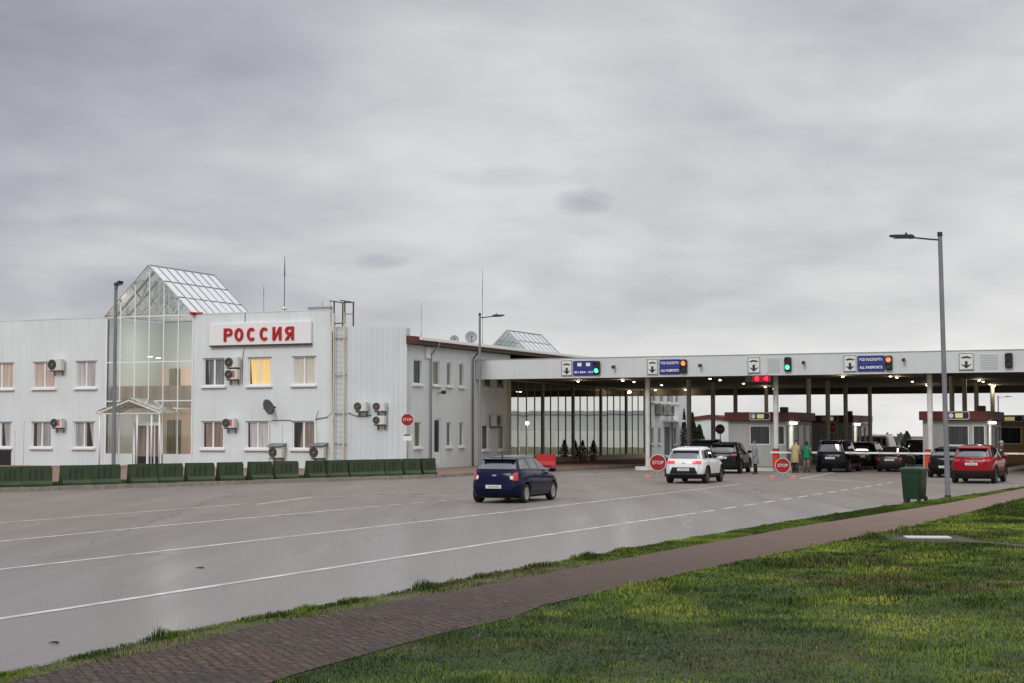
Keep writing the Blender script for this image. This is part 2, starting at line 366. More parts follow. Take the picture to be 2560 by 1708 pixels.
def paver_material():
    m = mat('brick_pavers', (.14, .09, .075), .6); q = N(m)
    br = q.n('TexBrick'); br.offset = .5; br.inputs['Scale'].default_value = 1.0
    br.inputs['Brick Width'].default_value = .22; br.inputs['Row Height'].default_value = .11; br.inputs['Mortar Size'].default_value = .013; br.inputs['Mortar Smooth'].default_value = .3
    br.inputs['Color1'].default_value = (.108, .066, .052, 1); br.inputs['Color2'].default_value = (.070, .046, .038, 1); br.inputs['Mortar'].default_value = (.03, .03, .022, 1); br.inputs['Bias'].default_value = 0
    q.l(q.obj((1, 1, 1), (0, 0, TH+.785)), br.inputs['Vector'])
    s0 = q.n('SeparateXYZ'); q.l(q.obj((1, 1, 1), (0, 0, TH)), s0.inputs[0]); wz = q.noise(q.obj(), 1.3, 3)
    zig = q.math('PINGPONG', q.math('ADD', s0.outputs[0], q.math('MULTIPLY', wz, .5)), .13); row = q.math('FRACT', q.math('DIVIDE', q.math('ADD', q.math('ADD', s0.outputs[1], zig), q.math('MULTIPLY', wz, .30)), .20))
    zz = q.math('LESS_THAN', row, q.math('MULTIPLY', q.math('SUBTRACT', wz, .25), .9))
    big = q.noise(q.obj(), .5, 5); sm = q.noise(q.obj(), 4, 4)
    r = q.ramp([(.3, (.62, .62, .58)), (.7, (1.25, 1.2, 1.2))]); q.l(big, r.inputs[0])
    r2 = q.ramp([(.3, (.75, .75, .72)), (.7, (1.15, 1.15, 1.15))]); q.l(sm, r2.inputs[0])
    c = q.mixc(1.0, br.outputs[0], r.outputs[0], 'MULTIPLY'); c = q.mixc(1.0, c, r2.outputs[0], 'MULTIPLY')
    c = q.mixc(q.math('MULTIPLY', zz, .85), c, (.014, .011, .010))
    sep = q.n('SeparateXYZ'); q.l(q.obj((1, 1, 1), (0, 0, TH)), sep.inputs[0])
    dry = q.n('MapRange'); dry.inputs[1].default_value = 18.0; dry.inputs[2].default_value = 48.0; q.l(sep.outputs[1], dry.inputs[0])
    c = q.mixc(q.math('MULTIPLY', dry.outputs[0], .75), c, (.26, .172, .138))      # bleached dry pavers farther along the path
    q.l(c, q.b.inputs['Base Color'])
    q.b.inputs['Specular IOR Level'].default_value = .28; rr_ = q.ramp([(.35, (.66, .66, .66)), (.65, (.88, .88, .88))]); q.l(big, rr_.inputs[0]); q.l(rr_.outputs[0], q.b.inputs['Roughness'])
    h = q.math('ADD', br.outputs['Fac'], q.math('MULTIPLY', sm, -1.2)); q.bump(h, -.5, .012); return m
M['paver'] = paver_material()
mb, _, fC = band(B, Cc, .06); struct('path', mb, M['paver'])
mb, _, _ = band(Cc, [(40, -14), (40, 140)], .05); struct('lawn', mb, M['turf'])
# narrow muddy track across the lawn
trk = MB(); tp = [gp(2215, 1347, .056), gp(2290, 1341, .056), gp(2380, 1346, .056), gp(2560, 1362, .056), gp(2750, 1378, .056)]; tq = [gp(2215, 1350, .056), gp(2290, 1348.5, .056), gp(2380, 1352, .056), gp(2560, 1369, .056), gp(2750, 1387, .056)]
trk.add(tp+tq, [(i, i+1, 5+i+1, 5+i) for i in range(4)]); struct('muddy_track', trk, noisy('mud', (.03, .022, .014), (.07, .052, .035), (1, 1, 1), 3, .7))
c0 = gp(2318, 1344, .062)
sb_ = MB(); sb_.bbox(-.46, .46, -.22, .22, 0, .035, .008); o = sb_.build('puddle_glint_slab', noisy('puddle_glint_pale', (.46, .46, .45), (.60, .60, .59), (1, 1, 1), 3, .6)); o.location = (c0.x, c0.y, .05); o.rotation_euler = (0, 0, -.08); tag(o, 'pale flat slab standing in for the bright puddle reflection at the muddy track', 'slab')  # slab added in place of the puddle; its paleness imitates mirrored sky
# painted lane lines
M['paint'] = noisy('road_paint', (.34, .33, .32), (.66, .65, .64), (1, 1, 1), 1.6, .5, lo=.3, hi=.6)
def lane_line(pxs, w=.13, dashes=None, solid_to=None):
    pts = [Vector(gp(*p, .004)) for p in pxs]; mb = MB()
    for a, b in zip(pts[:-1], pts[1:]):
        d = (b-a); L = d.length; d.normalize(); n = Vector((-d.y, d.x, 0))*w/2
        segs = [(0, L)] if not dashes else [(k*dashes[1], min(L, k*dashes[1]+dashes[0])) for k in range(int(L/dashes[1])+1)]
        for s0, s1 in segs:
            mb.add([a+d*s0-n, a+d*s1-n, a+d*s1+n, a+d*s0+n], [(0, 1, 2, 3)])
    return struct('lane_marking', mb, M['paint'])
lane_line([(-160, 1571), (640, 1448.6), (1280, 1350), (1743, 1282.3)], .15)
lane_line([(1752, 1281), (2244, 1204.6)], .15, (1.3, 2.2))
lane_line([(-120, 1437), (640, 1351), (1280, 1278.4), (1607, 1240)], .13)
lane_line([(1607, 1240), (1852, 1210)], .10)
lane_line([(-80, 1361), (440, 1311), (899, 1270)], .13)
lane_line([(910, 1269), (1170, 1246)], .10, (.9, 1.5))
lane_line([(-60, 1312), (615, 1259.6)], .11)
lane_line([(642, 1261), (780, 1243), (900, 1239.5)], .12)
lane_line([(870, 1241), (1160, 1238)], .09)
lane_line([(1310, 1216), (1420, 1213)], .10, (.5, .9))
lane_line([(1390, 1191), (1560, 1181)], .12)
lane_line([(1380, 1197), (1650, 1199)], .14)
lane_line([(1900, 1198), (2000, 1197), (2085, 1181)], .14)
lane_line([(2000, 1197), (2140, 1203.5), (2340, 1206.5), (2545, 1214)], .16)
M['litter'] = mat('leaf_litter', (.03, .022, .015), .9)
dbr = MB()
for px, py, s in ((136, 1604, .06), (500, 1418, .08)):
    p = gp(px, py, .02)
    dbr.tube([p+Vector((-s, 0, -.012)), p+Vector((-s*.2, .03, -.008)), p+Vector((s*.5, .01, -.008)), p+Vector((s, -.03, -.012))], [.003, .010, .012, .003], 6)
tag(dbr.build('leaf_litter', M['litter']), 'scattered dark dead leaves lying on the wet road', 'leaf litter', kind='stuff')
# ------------------------------------------------------------------ forecourt, kerbs, islands
K0, K1 = np.array((-41.05, 46.76)), np.array((-34.27, 69.09)); kd = (K1-K0)/np.linalg.norm(K1-K0); Km = K0-kd*14
fc_edge = [tuple(Km), tuple(K0), tuple(K1), (-34.1, 74), (-33.2, 84), (-32.4, 94), (-32.4, 117.8)]
fc = MB(); poly = fc_edge+[(-40.25, 117.8), (-40.25, 77.75), (-110, 77.75), (-110, Km[1])]
fc.prism([(p.x, p.y) for p in (G(*q) for q in poly)], lambda a, b: (a, b, -.02), lambda a, b: (a, b, .145))
M['fore'] = noisy('forecourt_brick', (.16, .095, .07), (.24, .15, .115), (1, 1, 1), 2, .75)
struct('forecourt', fc, M['fore'])
def kerb_run(pts, w, h, m, name='kerb', seg=1.0):
    mb = MB(); rnd = random.Random(3)
    for a, b in zip(pts[:-1], pts[1:]):
        a, b = Vector(a), Vector(b); L = (b-a).length; n = max(1, int(round(L/seg)))
        for k in range(n):
            p, q = a.lerp(b, k/n), a.lerp(b, (k+1)/n); d = (q-p).normalized()
            hh = h+rnd.uniform(-.012, .012)
            mb.bar(p+d*.008+Vector((0, 0, hh/2)), q-d*.008+Vector((0, 0, hh/2)), w, hh)
    return struct(name, mb, m)
kerb_run([G(*p) for p in fc_edge], .16, .165, M['kerb'])
kn = np.array((-kd[1], kd[0]))
gv = MB(); e0, e1 = Km+kn*.12, K1+kn*.12
gv.add(P3([tuple(e0), tuple(e1), tuple(e1+kn*2.2-kd*3), tuple(e0+kn*5)], .152), [(0, 1, 2, 3)]); struct('forecourt_turf', gv, M['turf'])
def island(u0, u1, v0, v1, h=.2):
    r = (u1-u0)/2; cu = (u0+u1)/2
    pts = [(cu-r*math.cos(a), v0+r-r*math.sin(a)) for a in np.linspace(0, PI, 11)]+[(u1, v1), (u0, v1)]
    mb = MB(); mb.prism([G(*p)[:2] for p in pts], lambda a, b: (a, b, -.02), lambda a, b: (a, b, h))
    struct('traffic_island', mb, M['kerbw']); 
    cap = MB(); k = .18; pts2 = [(cu-(r-k)*math.cos(a), v0+r-(r-k)*math.sin(a)) for a in np.linspace(0, PI, 11)]+[(u1-k, v1-.1), (u0+k, v1-.1)]
    cap.add([(*G(*p)[:2], h+.004) for p in pts2], [tuple(range(13))]); struct('island_paving', cap, M['fore'])
island(-30.5, -29.3, 87.0, 116); island(-26.3, -21.6, 87.4, 117); island(-15.2, -10.4, 86.6, 117); island(-2.5, 2.5, 87, 117)
# ------------------------------------------------------------------ main terminal building
U0, V0 = -57.3, 77.8
def fx(px, py=950): return F(px, py, V0)[0]-U0                       # facade pixel column -> local x
tb = thing('terminal_building', 'long two storey white terminal building with РОССИЯ sign block and rows of curtained windows', 'building', U0, V0)
UP = [(-26, 33, 'peach'), (84, 138, 'peach'), (190, 240, 'pale')]; LO = [(-24, 30, 'lilac'), (82, 131, 'lilac'), (187, 237, 'lilac')]
UPB = [(509, 562, 'grey'), (620, 677, 'yellow'), (732, 788, 'cream')]; LOB = [(507, 560, 'brown'), (617, 672, 'pale'), (732, 788, 'brown')]
Z = [(4.84, 6.43), (1.24, 2.79)]; GAPS = {82: (.06, .2, .2), 187: (.6, .9, .72), 509: (.06, .24, .15), 507: (.06, .15, .12), 617: (.06, .14, .12), 732: (.06, .3, .42), -24: (.55, .7, .62), 620: (.06, .14, .08)}
hL = [(fx(a), fx(b), *Z[0]) for a, b, _ in UP]+[(fx(a), fx(b), *Z[1]) for a, b, _ in LO]
hB = [(fx(a), fx(b), *Z[0]) for a, b, _ in UPB]+[(fx(a), fx(b), *Z[1]) for a, b, _ in LOB]
more = [(x, x+1.5, *z) for x in (-17.5, -22, -26.5) for z in Z]
xL1, xB0, xB1, xE = -3.17, 3.12, 12.2, 16.98
w = MB(); holed_wall(w, -34, xL1, .1, 9.0, 0, hL+more); w.box(-34, xL1, .17, 13, .1, 8.9); w.add([(xL1, 0, .1), (xL1, .17, .1), (xL1, .17, 9), (xL1, 0, 9)], [(0, 1, 2, 3)])
w.box(-34, xL1, -.02, .26, 9.0, 9.06); w.build('wall', M['wall'], tb, fix=False)
w = MB(); holed_wall(w, xB0, xB1, .1, 9.0, 0, hB); w.box(xB0, xB1-.01, .17, 12, .1, 7.6); w.box(xB0, xB1, .17, .24, 7.6, 9.0); w.box(xB0, xB1, -.02, .3, 9.0, 9.06)
w.add([(xB0, 0, .1), (xB0, .17, .1), (xB0, .17, 9), (xB0, 0, 9)], [(0, 1, 2, 3)]); w.add([(xB1, 0, 7.9), (xB1, .17, 7.9), (xB1, .17, 9), (xB1, 0, 9)], [(0, 1, 2, 3)])
w.build('wall', M['wall'], tb, fix=False)
w = MB(); w.prism([(xB1, .1), (xE, .1), (xE, 7.9), (xB1, 8.05)], lambda a, b: (a, .002, b), lambda a, b: (a, .5, b)); w.build('wall', M['corr'], tb)
w = MB(); w.box(xL1+.3, xB0-.3, 7.2, 13, .1, 8.7); w.build('rear_wall', M['wall'], tb)
for (a, b, c), z in [(q, Z[0]) for q in UP+UPB]+[(q, Z[1]) for q in LO+LOB]: window(tb, fx(a), fx(b), *z, 0, P[c], gap=GAPS.get(a) if c != 'cream' else None)
for i, h in enumerate(more): window(tb, *h, 0, P[('peach', 'lilac', 'pale')[i % 3]])
for hx in hL+hB:
    hd = MB(); hd.box(hx[0]-.06, hx[1]+.08, -.05, .0, hx[3]+.002, hx[3]+.03); hd.build('window_drip', M['grey'], tb)
for a in (xL1-.001, xB0-.06): pt = MB(); pt.box(a, a+.061, -.05, .0, .1, 9.0); pt.build('corner_trim', M['trim'], tb)
cb = MB(); x = fx(612)
cb.tube([(x, -.03, 9.0), (x, -.03, 8.5)], .015, 6); cb.tube([(fx(613), -.03, 7.1), (fx(609), -.03, 6.8), (fx(607), -.03, 6.4), (fx(606), -.03, 4.9)], .013, 6)
cb.tube([(fx(681), -.04, 2.85), (fx(725), -.04, 2.85), (fx(733), -.04, 2.78)], .018, 6); cb.tube([(fx(788), -.05, 2.85), (fx(800), -.05, 2.95), (fx(818), -.05, 3.0), (fx(833), -.05, 3.3), (fx(831), -.05, 7.8)], .02, 6)
cb.tube([(fx(872), -.05, 3.25), (fx(890), -.05, 3.08), (fx(912), -.05, 3.05), (fx(930), -.05, 3.12)], .02, 6); cb.build('cable', M['dark'], tb)
cd = MB(); cd.tube([(fx(675), -.07, .2), (fx(675), -.07, 2.7), (fx(681), -.07, 2.85)], .035, 8); cd.tube([(fx(707), -.05, 1.5), (fx(707), -.05, 2.6)], .025, 8)
cd.tube([(fx(793), -.06, 1.4), (fx(792), -.06, 2.2), (fx(789), -.06, 2.85), (fx(795), -.06, 3.4)], .05, 8); cd.tube([(fx(40), -.05, .1), (fx(40), -.05, 2.3)], .02, 8); cd.tube([(fx(62), -.05, .1), (fx(62), -.05, 2.9)], .02, 8)
for px in (947, 963): cd.tube([(fx(px), -.02, .2), (fx(px), -.02, 2.4)], .018, 6)
cd.build('conduit', M['trim'], tb)
bd = MB(); bd.box(fx(-30), fx(31), -.1, -.03, .1, 1.05); bd.build('basement_shutter', M['black'], tb)
bx = MB(); xx = fx(768); bx.bbox(xx, fx(825), -.03, .25, 9.06, 9.22, .02); bx.tube([(fx(803), .1, 9.2), (fx(803), .1, 9.5)], .02, 6); bx.tube([(fx(822), .1, 9.2), (fx(822), .1, 9.5)], .02, 6); bx.build('roof_duct', M['grey'], tb)
# sign with the country name
sg = thing('name_sign', 'long white board with red РОССИЯ lettering high on the white block', 'sign', F(653, 830, V0)[0], V0-.2, 7.15)
hw = (F(780, 830, V0)[0]-F(527, 830, V0)[0])/2
p = MB(); p.bbox(-hw, hw, 0, .17, 0, 1.27, .02); p.build('board', M['white'], sg)
p = MB(); p.box(-hw-.02, hw+.02, -.02, .18, -.05, -.005); p.build('bottom_rail', M['dark'], sg)
lx = [(576, 'Р'), (603, 'О'), (634, 'С'), (666, 'С'), (698, 'И'), (729, 'Я')]; uc = F(653, 830, V0)[0]
def glyph(ch, w=.58, h=.76, t=.165, d=.07):
    mb = MB(); y0, y1 = -d, 0.0; fr = lambda a, b: (a, y0, b); bk = lambda a, b: (a, y1, b)
    def pr(pts): mb.prism(pts, fr, bk)
    def ann(cx, cz, rx, rz, a0, a1, tx, tz, n=18):
        for k in range(n):
            p, q = a0+(a1-a0)*k/n, a0+(a1-a0)*(k+1)/n
            pr([(cx+rx*math.cos(p), cz+rz*math.sin(p)), (cx+rx*math.cos(q), cz+rz*math.sin(q)), (cx+(rx-tx)*math.cos(q), cz+(rz-tz)*math.sin(q)), (cx+(rx-tx)*math.cos(p), cz+(rz-tz)*math.sin(p))])
    L, R = -w/2, w/2
    if ch == 'О': ann(0, h/2, w/2, h/2, 0, 2*PI, t, t*.9, 28)
    if ch == 'С': ann(0, h/2, w/2, h/2, .75, 2*PI-.75, t, t*.9, 24)
    if ch in 'РЯ':
        sx = 1 if ch == 'Р' else -1; X = lambda v: sx*v; bz = h*.70; br = h*.30
        pr([(X(L), 0), (X(L+t), 0), (X(L+t), h), (X(L), h)])
        pr([(X(L+t), h-t*.85), (X(R-br), h-t*.85), (X(R-br), h), (X(L+t), h)]); pr([(X(L+t), bz-br), (X(R-br), bz-br), (X(R-br), bz-br+t*.85), (X(L+t), bz-br+t*.85)])
        ann(X(R-br), bz, sx*br, br, -PI/2, PI/2, sx*t, t*.85, 12)
        if ch == 'Я': pr([(X(L+t+.02), bz-br), (X(L+t+.20), bz-br), (X(R+.01), 0), (X(R-t-.03), 0)])
    if ch == 'И':
        pr([(L, 0), (L+t, 0), (L+t, h), (L, h)]); pr([(R-t, 0), (R, 0), (R, h), (R-t, h)]); pr([(L+t, .02), (L+t, .28), (R-t, h-.02), (R-t, h-.28)])
    return mb
for px, ch in lx:
    o = glyph(ch).build('letter', M['letter'], sg); o.location = (F(px, 838, V0)[0]-uc, -.003, .22)
# ------------------------------------------------------------------ glass atrium
ga = thing('glass_atrium', 'tall glazed gable atrium with lattice roof between the two white wings', 'building', U0, V0)
W2 = 3.1; zE, zA = 9.06, 12.0; L = EU(537, 690, U0)[0]-V0; L = max(6.0, min(L, 14.0))
gm = MB(); yq = -.04
gm.add([(-W2, yq, .9), (W2, yq, .9), (W2, yq, zE), (0, yq, zA), (-W2, yq, zE)], [(0, 1, 2, 3, 4)]); gm.build('front_glazing', M['glass'], ga, fix=False)
gm = MB()
for s in (-1, 1): gm.add([(s*W2, -.2, zE), (0, -.2, zA), (0, L, zA), (s*W2, L, zE)], [(0, 1, 2, 3)])
gm.build('roof_glazing', M['roofglass'], ga, fix=False)
gm = MB(); gm.add([(-W2, L, zE), (W2, L, zE), (0, L, zA)], [(0, 1, 2)]); gm.build('rear_glazing', M['roofglass'], ga, fix=False)
fm = MB()
mx = [fx(p)for p in (305.6, 338, 374.5, 409, 441.7)]; mx = [-2.07, -1.03, 0.0, 1.03, 2.07]
for x in [-W2+.03]+mx+[W2-.03]:
    top = zE+(zA-zE)*(1-abs(x)/W2); fm.box(x-.035, x+.035, yq-.05, yq-.002, .9, top)
for z in (9.0, 6.3, 4.0): fm.box(-W2, W2, yq-.045, yq-.003, z-.035, z+.035)
fm.build('mullion_frame', M['trim'], ga)
rf = MB()
M['rafter'] = mat('rafter_grey', (.40, .43, .43), .5)
for s in (-1, 1):
    for k in range(9):
        y = -.2+(L+.2)*k/8; wd = .12 if k in (0, 8) else .03
        rf.bar((s*(W2+.06), y, zE-.03), (0, y, zA+.03), wd, .035)
    for t in (0, .34, .67, 1): rf.bar((s*W2*(1-t), -.2, zE+(zA-zE)*t+.03), (s*W2*(1-t), L, zE+(zA-zE)*t+.03), .04, .03)
tr_ = MB()
for y in np.linspace(.8, L-.6, 6):                                   # inner trusses
    tr_.bar((-W2, y, zE+.05), (W2, y, zE+.05), .08); tr_.bar((0, y, zE), (0, y, zA), .07)
    for s in (-1, 1): tr_.bar((s*1.6, y, zE), (s*.8, y, zA-1.0), .08); tr_.bar((s*.1, y, zE), (s*1.5, y, zE+1.35), .08); tr_.bar((s*W2, y, zE), (0, y, zA-.08), .09)
rf.build('roof_frame', M['rafter'], ga); tr_.build('truss', M['trim'], ga)
ef = MB(); ef.box(W2-.1, W2+.12, -.28, .1, zE-.08, zE+.08); ef.box(W2+.12, W2+.6, -.10, .04, zE+.0, zE+.06); ef.build('eave_flashing', M['letter'], ga)
for a, b in ((-W2+.01, -1.1), (1.1, W2-.01)): bs = MB(); bs.box(a, b, -.08, .12, .1, .9); bs.build('plinth', M['wall'], ga)
inn = MB(); inn.box(-W2+.02, W2-.02, 5.2, 5.35, .1, 6.25); inn.build('interior_wall', noisy('interior_peach', (.72, .54, .43), (.78, .61, .50), (1, 1, .2), 1.0), ga)
inn = MB(); inn.box(-W2+.02, W2-.02, 5.2, 5.35, 6.25, 9.0); inn.box(-W2+.02, -W2+.08, .12, 5.2, .1, 9); inn.box(W2-.08, W2-.02, .12, 5.2, .1, 9); inn.build('interior_wall', mat('interior_pale', (.60, .66, .64), .6), ga)
inn = MB(); inn.box(-W2+.1, W2-.1, .5, 5.18, 3.6, 4.0); inn.box(-W2+.1, W2-.1, .45, .5, 4.0, 4.9); inn.build('gallery', noisy('gallery_wood', (.70, .54, .38), (.76, .60, .44), (1, 1, .2), 1.5), ga)
inn = MB()
for x in (-2.2, .9, 2.0): inn.box(x, x+.7, 5.0, 5.19, 4.15, 6.1)
for x in (-2.3, 1.3): inn.box(x, x+.9, 5.0, 5.19, .2, 2.9)
inn.build('interior_panel', P['ydark'], ga)
il = MB()
for x, zz in ((-2.35, 6.75), (-1.75, 6.65), (2.03, 6.8)): il.box(x, x+.28, 3.0, 3.08, zz, zz+.05)
il.build('interior_light', M['lampw'], ga)
def lit(name, loc, e, col=(1, .86, .68), size=.15):
    l = bpy.data.lights.new(name, 'POINT'); l.energy = e; l.color = col; l.shadow_soft_size = size; l.specular_factor = .05; o = bpy.data.objects.new(name, l); COL.objects.link(o); o.location = loc; return o
for x, y, zz, e in ((-1.2, 2.2, 7.6, 38), (1.6, 2.2, 7.6, 38), (0, 2.2, 2.9, 110), (0, 2.0, 5.4, 80)): lit('atrium_light', G(U0+x, V0+y, zz), e, (1, .97, .92), .6)
fl = MB(); fl.box(-W2+.02, W2-.02, .12, 5.2, .1, .16); fl.build('interior_floor', M['fore'], ga)
dr = MB(); fxr = fx(335, 1120), fx(401, 1120); d0, d1 = -1.0, .98
dr.box(d0, d0+.12, -.12, -.045, .2, 2.75); dr.box(d1-.12, d1, -.12, -.045, .2, 2.75); dr.box(d0+.12, d1-.12, -.12, -.045, 2.55, 2.75); dr.box(-.07, .08, -.12, -.046, .2, 2.55); dr.box(.46, .53, -.11, -.05, .2, 2.55)
dr = dr.build('door', M['trim'], ga)
q_ = MB(); q_.add([(d0+.12, -.06, .75), (d1-.12, -.06, .75), (d1-.12, -.06, 2.55), (d0+.12, -.06, 2.55)], [(0, 1, 2, 3)]); q_.build('door_pane', P['brown'], dr, fix=False)
q_ = MB(); q_.add([(d0+.12, -.061, .2), (d1-.12, -.061, .2), (d1-.12, -.061, .75), (d0+.12, -.061, .75)], [(0, 1, 2, 3)]); q_.build('kick_panel', M['black'], dr, fix=False)
st = MB(); st.box(-1.5, 1.5, -1.3, -.05, .1, .24); st.build('door_step', M['kerb'], ga)
cn = MB(); zc, ze = 4.0, 3.25                                         # entrance canopy: open lattice gable on four posts
for y in (-1.9, -1.3, -.7, -.12):
    for s in (-1, 1): cn.bar((0, y, zc), (s*2.3, y, ze), .06, .08)
for s in (-1, 1):
    for t in (0, .33, .66, 1): cn.bar((s*2.3*t, -1.95, zc+(ze-zc)*t+.08), (s*2.3*t, -.1, zc+(ze-zc)*t+.08), .06)
cn.bar((-2.3, -1.9, ze), (2.3, -1.9, ze), .06)
cn = cn.build('entrance_canopy', noisy('canopy_lattice', (.66, .64, .56), (.72, .70, .62), (1, 1, 1), 2), ga)
for x in (-2.1, .55, 1.55, 2.1):
    ps = MB(); ps.cyl((x, -1.85, .15), (x, -1.85, ze), .05, n=10); ps.build('post', M['trim'], cn, True)
cg = MB()
for s in (-1, 1): cg.add([(0, -1.95, zc+.14), (0, -.1, zc+.14), (s*2.4, -.1, ze+.12), (s*2.4, -1.95, ze+.12)], [(0, 1, 2, 3)])
cg.build('canopy_glazing', M['roofglass'], cn, fix=False)
# ------------------------------------------------------------------ side wing
UW = -40.32; WR = PI/2                                               # local x runs along +v, wall faces +u
tw = thing('terminal_wing', 'white two storey wing with maroon eave and narrow windows running back to the canopy', 'building', UW, V0, 0, WR)
def ex(px, py=950): return EU(px, py, UW)[0]-V0
WU = [(1034, 1054, 'dark'), (1082, 1099, 'ydark'), (1117, 1128, 'brown'), (1148, 1160, 'brown')]; WL = [(1037, 1053, 'ydark'), (1117, 1128, 'ydark'), (1149, 1159, 'ydark')]
hW = [(ex(a), ex(b), 4.84, 6.2) for a, b, _ in WU]+[(ex(a), ex(b), 1.35, 2.75) for a, b, _ in WL]
hW += [(10.3, 11.3, 4.84, 6.2), (12.2, 13.2, 4.84, 6.2), (10.0, 10.9, 1.1, 2.6), (12.4, 13.3, 1.1, 2.6)]
dh = (ex(1086), ex(1103), .2, 2.95)
w = MB(); holed_wall(w, .01, 14.2, .1, 7.0, 0, hW+[dh]); w.box(.51, 14.2, .18, 12, .1, 6.95); w.build('wall', M['wall'], tw, fix=False)
for (a, b, c), zz in [(q, (4.84, 6.2)) for q in WU]+[(q, (1.35, 2.75)) for q in WL]: window(tw, ex(a), ex(b), *zz, 0, P[c], split=None, fw=.06)
for hx, c in zip(hW[-4:], ('dark', 'dark', 'dark', 'ydark')): window(tw, *hx, 0, P[c], split=None)
d = window(tw, *dh, 0, P['dark'], split=None, sill=False, fw=.1); d.name = 'door'
dp = MB(); dp.box(dh[0]+.1, dh[1]-.1, .05, .1, .2, 1.05); dp.build('door_panel', M['trim'], d)
rfm = MB(); rfm.prism([(-.55, 7.15), (-.55, 7.42), (6, 7.95), (12.3, 7.42), (12.3, 7.15)], lambda a, b: (.02, a, b), lambda a, b: (42, a, b)); rfm.build('roof', M['redroof'], tw)
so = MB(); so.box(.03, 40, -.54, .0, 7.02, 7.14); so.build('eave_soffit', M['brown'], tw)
gt = MB(); gt.bbox(.5, 40, -.68, -.555, 7.22, 7.40, .02); gt.build('gutter', M['trim'], tw)
for x, zt in ((ex(1074), 7.1), (ex(1179), 7.0)):
    dpz = MB(); dpz.tube([(x, -.6, 7.22), (x, -.5, 6.95), (x, -.12, 6.55), (x, -.1, 6.3), (x, -.1, .15)], .055, 8); dpz.build('downpipe', M['steel'] if x > 8 else M['grey'], tw, True)
hp = MB(); hp.bbox(ex(1062), ex(1073), -.12, -.003, 6.3, 6.95, .02); hp.build('downpipe_box', M['trim'], tw)
ct = MB(); ct.box(-.02, .07, -.03, .0, .1, 7.0); ct.build('corner_trim', M['trim'], tw)
# block under the canopy: plain cream end, and the reflective glass hall
gh = thing('glass_hall', 'mirror glazed hall under the canopy reflecting sky and columns', 'building', UW, 92.0, 0, WR)
w = MB(); w.box(-.01, 26.2, .15, 12, .1, 6.6); w.build('core', M['booth'], gh)
gz = MB(); xs = np.linspace(0, 26, 20)
for a, b in zip(xs[:-1], xs[1:]):
    tw_ = [random.uniform(-.004, .004) for _ in range(2)]
    gz.add([(a, .06+tw_[0], .5), (b, .06+tw_[1], .5), (b, .06+tw_[1], 5.35), (a, .06+tw_[0], 5.35)], [(0, 1, 2, 3)])
gz.build('glazing', M['mirror'], gh, fix=False)
ml = MB()
for i, x in enumerate(xs): ml.box(x-(.13 if i % 4 == 0 else .022), x+(.13 if i % 4 == 0 else .022), (-.02 if i % 4 == 0 else .02), .05, .5, 5.3)
ml.build('mullion_frame', mat('mullion_olive', (.24, .225, .18), .5), gh)
sl = MB(); sl.bbox(-.2, 26.2, -.25, .14, .1, .5, .03); sl.build('plinth', noisy('plinth_ochre', (.36, .26, .14), (.42, .33, .2), (1, 1, 1), 2), gh)
fs_ = MB(); fs_.box(-.5, 0, -.05, .3, .1, 5.3); fs_.build('end_pier', M['column'], gh)
# ------------------------------------------------------------------ canopy over the lanes
VF = 86.8
cp = thing('lane_canopy', 'flat white fascia canopy on slim columns spanning the control lanes', 'canopy', -40.3, VF)
CL, CD = 62.0, 31.5
f_ = MB(); f_.box(.01, CL, 0, .25, 5.31, 6.45); f_.build('fascia', M['fascia'], cp)
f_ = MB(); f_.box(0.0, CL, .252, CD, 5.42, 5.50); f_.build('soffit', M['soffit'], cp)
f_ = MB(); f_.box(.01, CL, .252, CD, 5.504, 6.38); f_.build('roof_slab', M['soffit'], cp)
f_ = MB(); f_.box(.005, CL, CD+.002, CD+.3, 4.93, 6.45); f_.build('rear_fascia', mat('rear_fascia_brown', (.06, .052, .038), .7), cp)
f_ = MB(); f_.box(.0, CL, -.02, .27, 6.452, 6.50); f_.build('roof_trim', M['grey'], cp)
for u in (-29.9, -22.35, -13.9, -5.4, 3.0):
    for t in (1.25, 9.25, 14.5, 19.9, 28.2):
        c_ = MB(); c_.cyl((u+40.3, t, .15), (u+40.3, t, 5.43), .145, n=16); c_.cyl((u+40.3, t, .2), (u+40.3, t, .24), .21, n=16); c_.build('column', M['column'] if t > 2 else M['kerbw'], cp, 40)
lamp0 = None
LP = [(1209, 958), (1309, 970), (1334, 986), (1363, 986), (1445, 953.7), (1557, 952), (1585, 955), (1654, 963), (1670, 978), (1775, 947), (1800, 950.5), (1793, 981), (1859, 959), (1913, 968), (1964, 975), (1981, 977), (2107, 942), (2226, 941), (2242, 944), (2281, 954), (2317, 963), (2364, 974), (2448, 951), (2458, 954), (2475, 961), (2486, 964)]
for px, py in LP:
    u, v = guv(px, py, 5.36); v = min(v, 117.6); 
    if lamp0 is None:
        lamp0 = thing('ceiling_lamp', 'small round lit downlight in the dark canopy soffit', 'ceiling lamp', u, v, 5.42, 0, 'downlights under the canopy')
        b = MB(); b.cyl((0, 0, -.05), (0, 0, 0), .10, .11, 14); b.build('housing', M['grey'], lamp0, True)
        b = MB(); b.rings([[(r*math.cos(a), r*math.sin(a), z) for a in np.linspace(0, 2*PI, 12, endpoint=False)] for r, z in ((.085, -.052), (.075, -.08), (.035, -.10))], cap0=False); b.build('diffuser', M['lamp'], lamp0, True)
    else: place(dup(lamp0), u, v, 5.42)
    if px in (1209, 1309, 1445, 1557, 1670, 1793, 1913, 2107, 2242, 2317, 2448, 2486): lit('downlight', G(u, v, 5.22), 26, (1, .82, .55), .10)
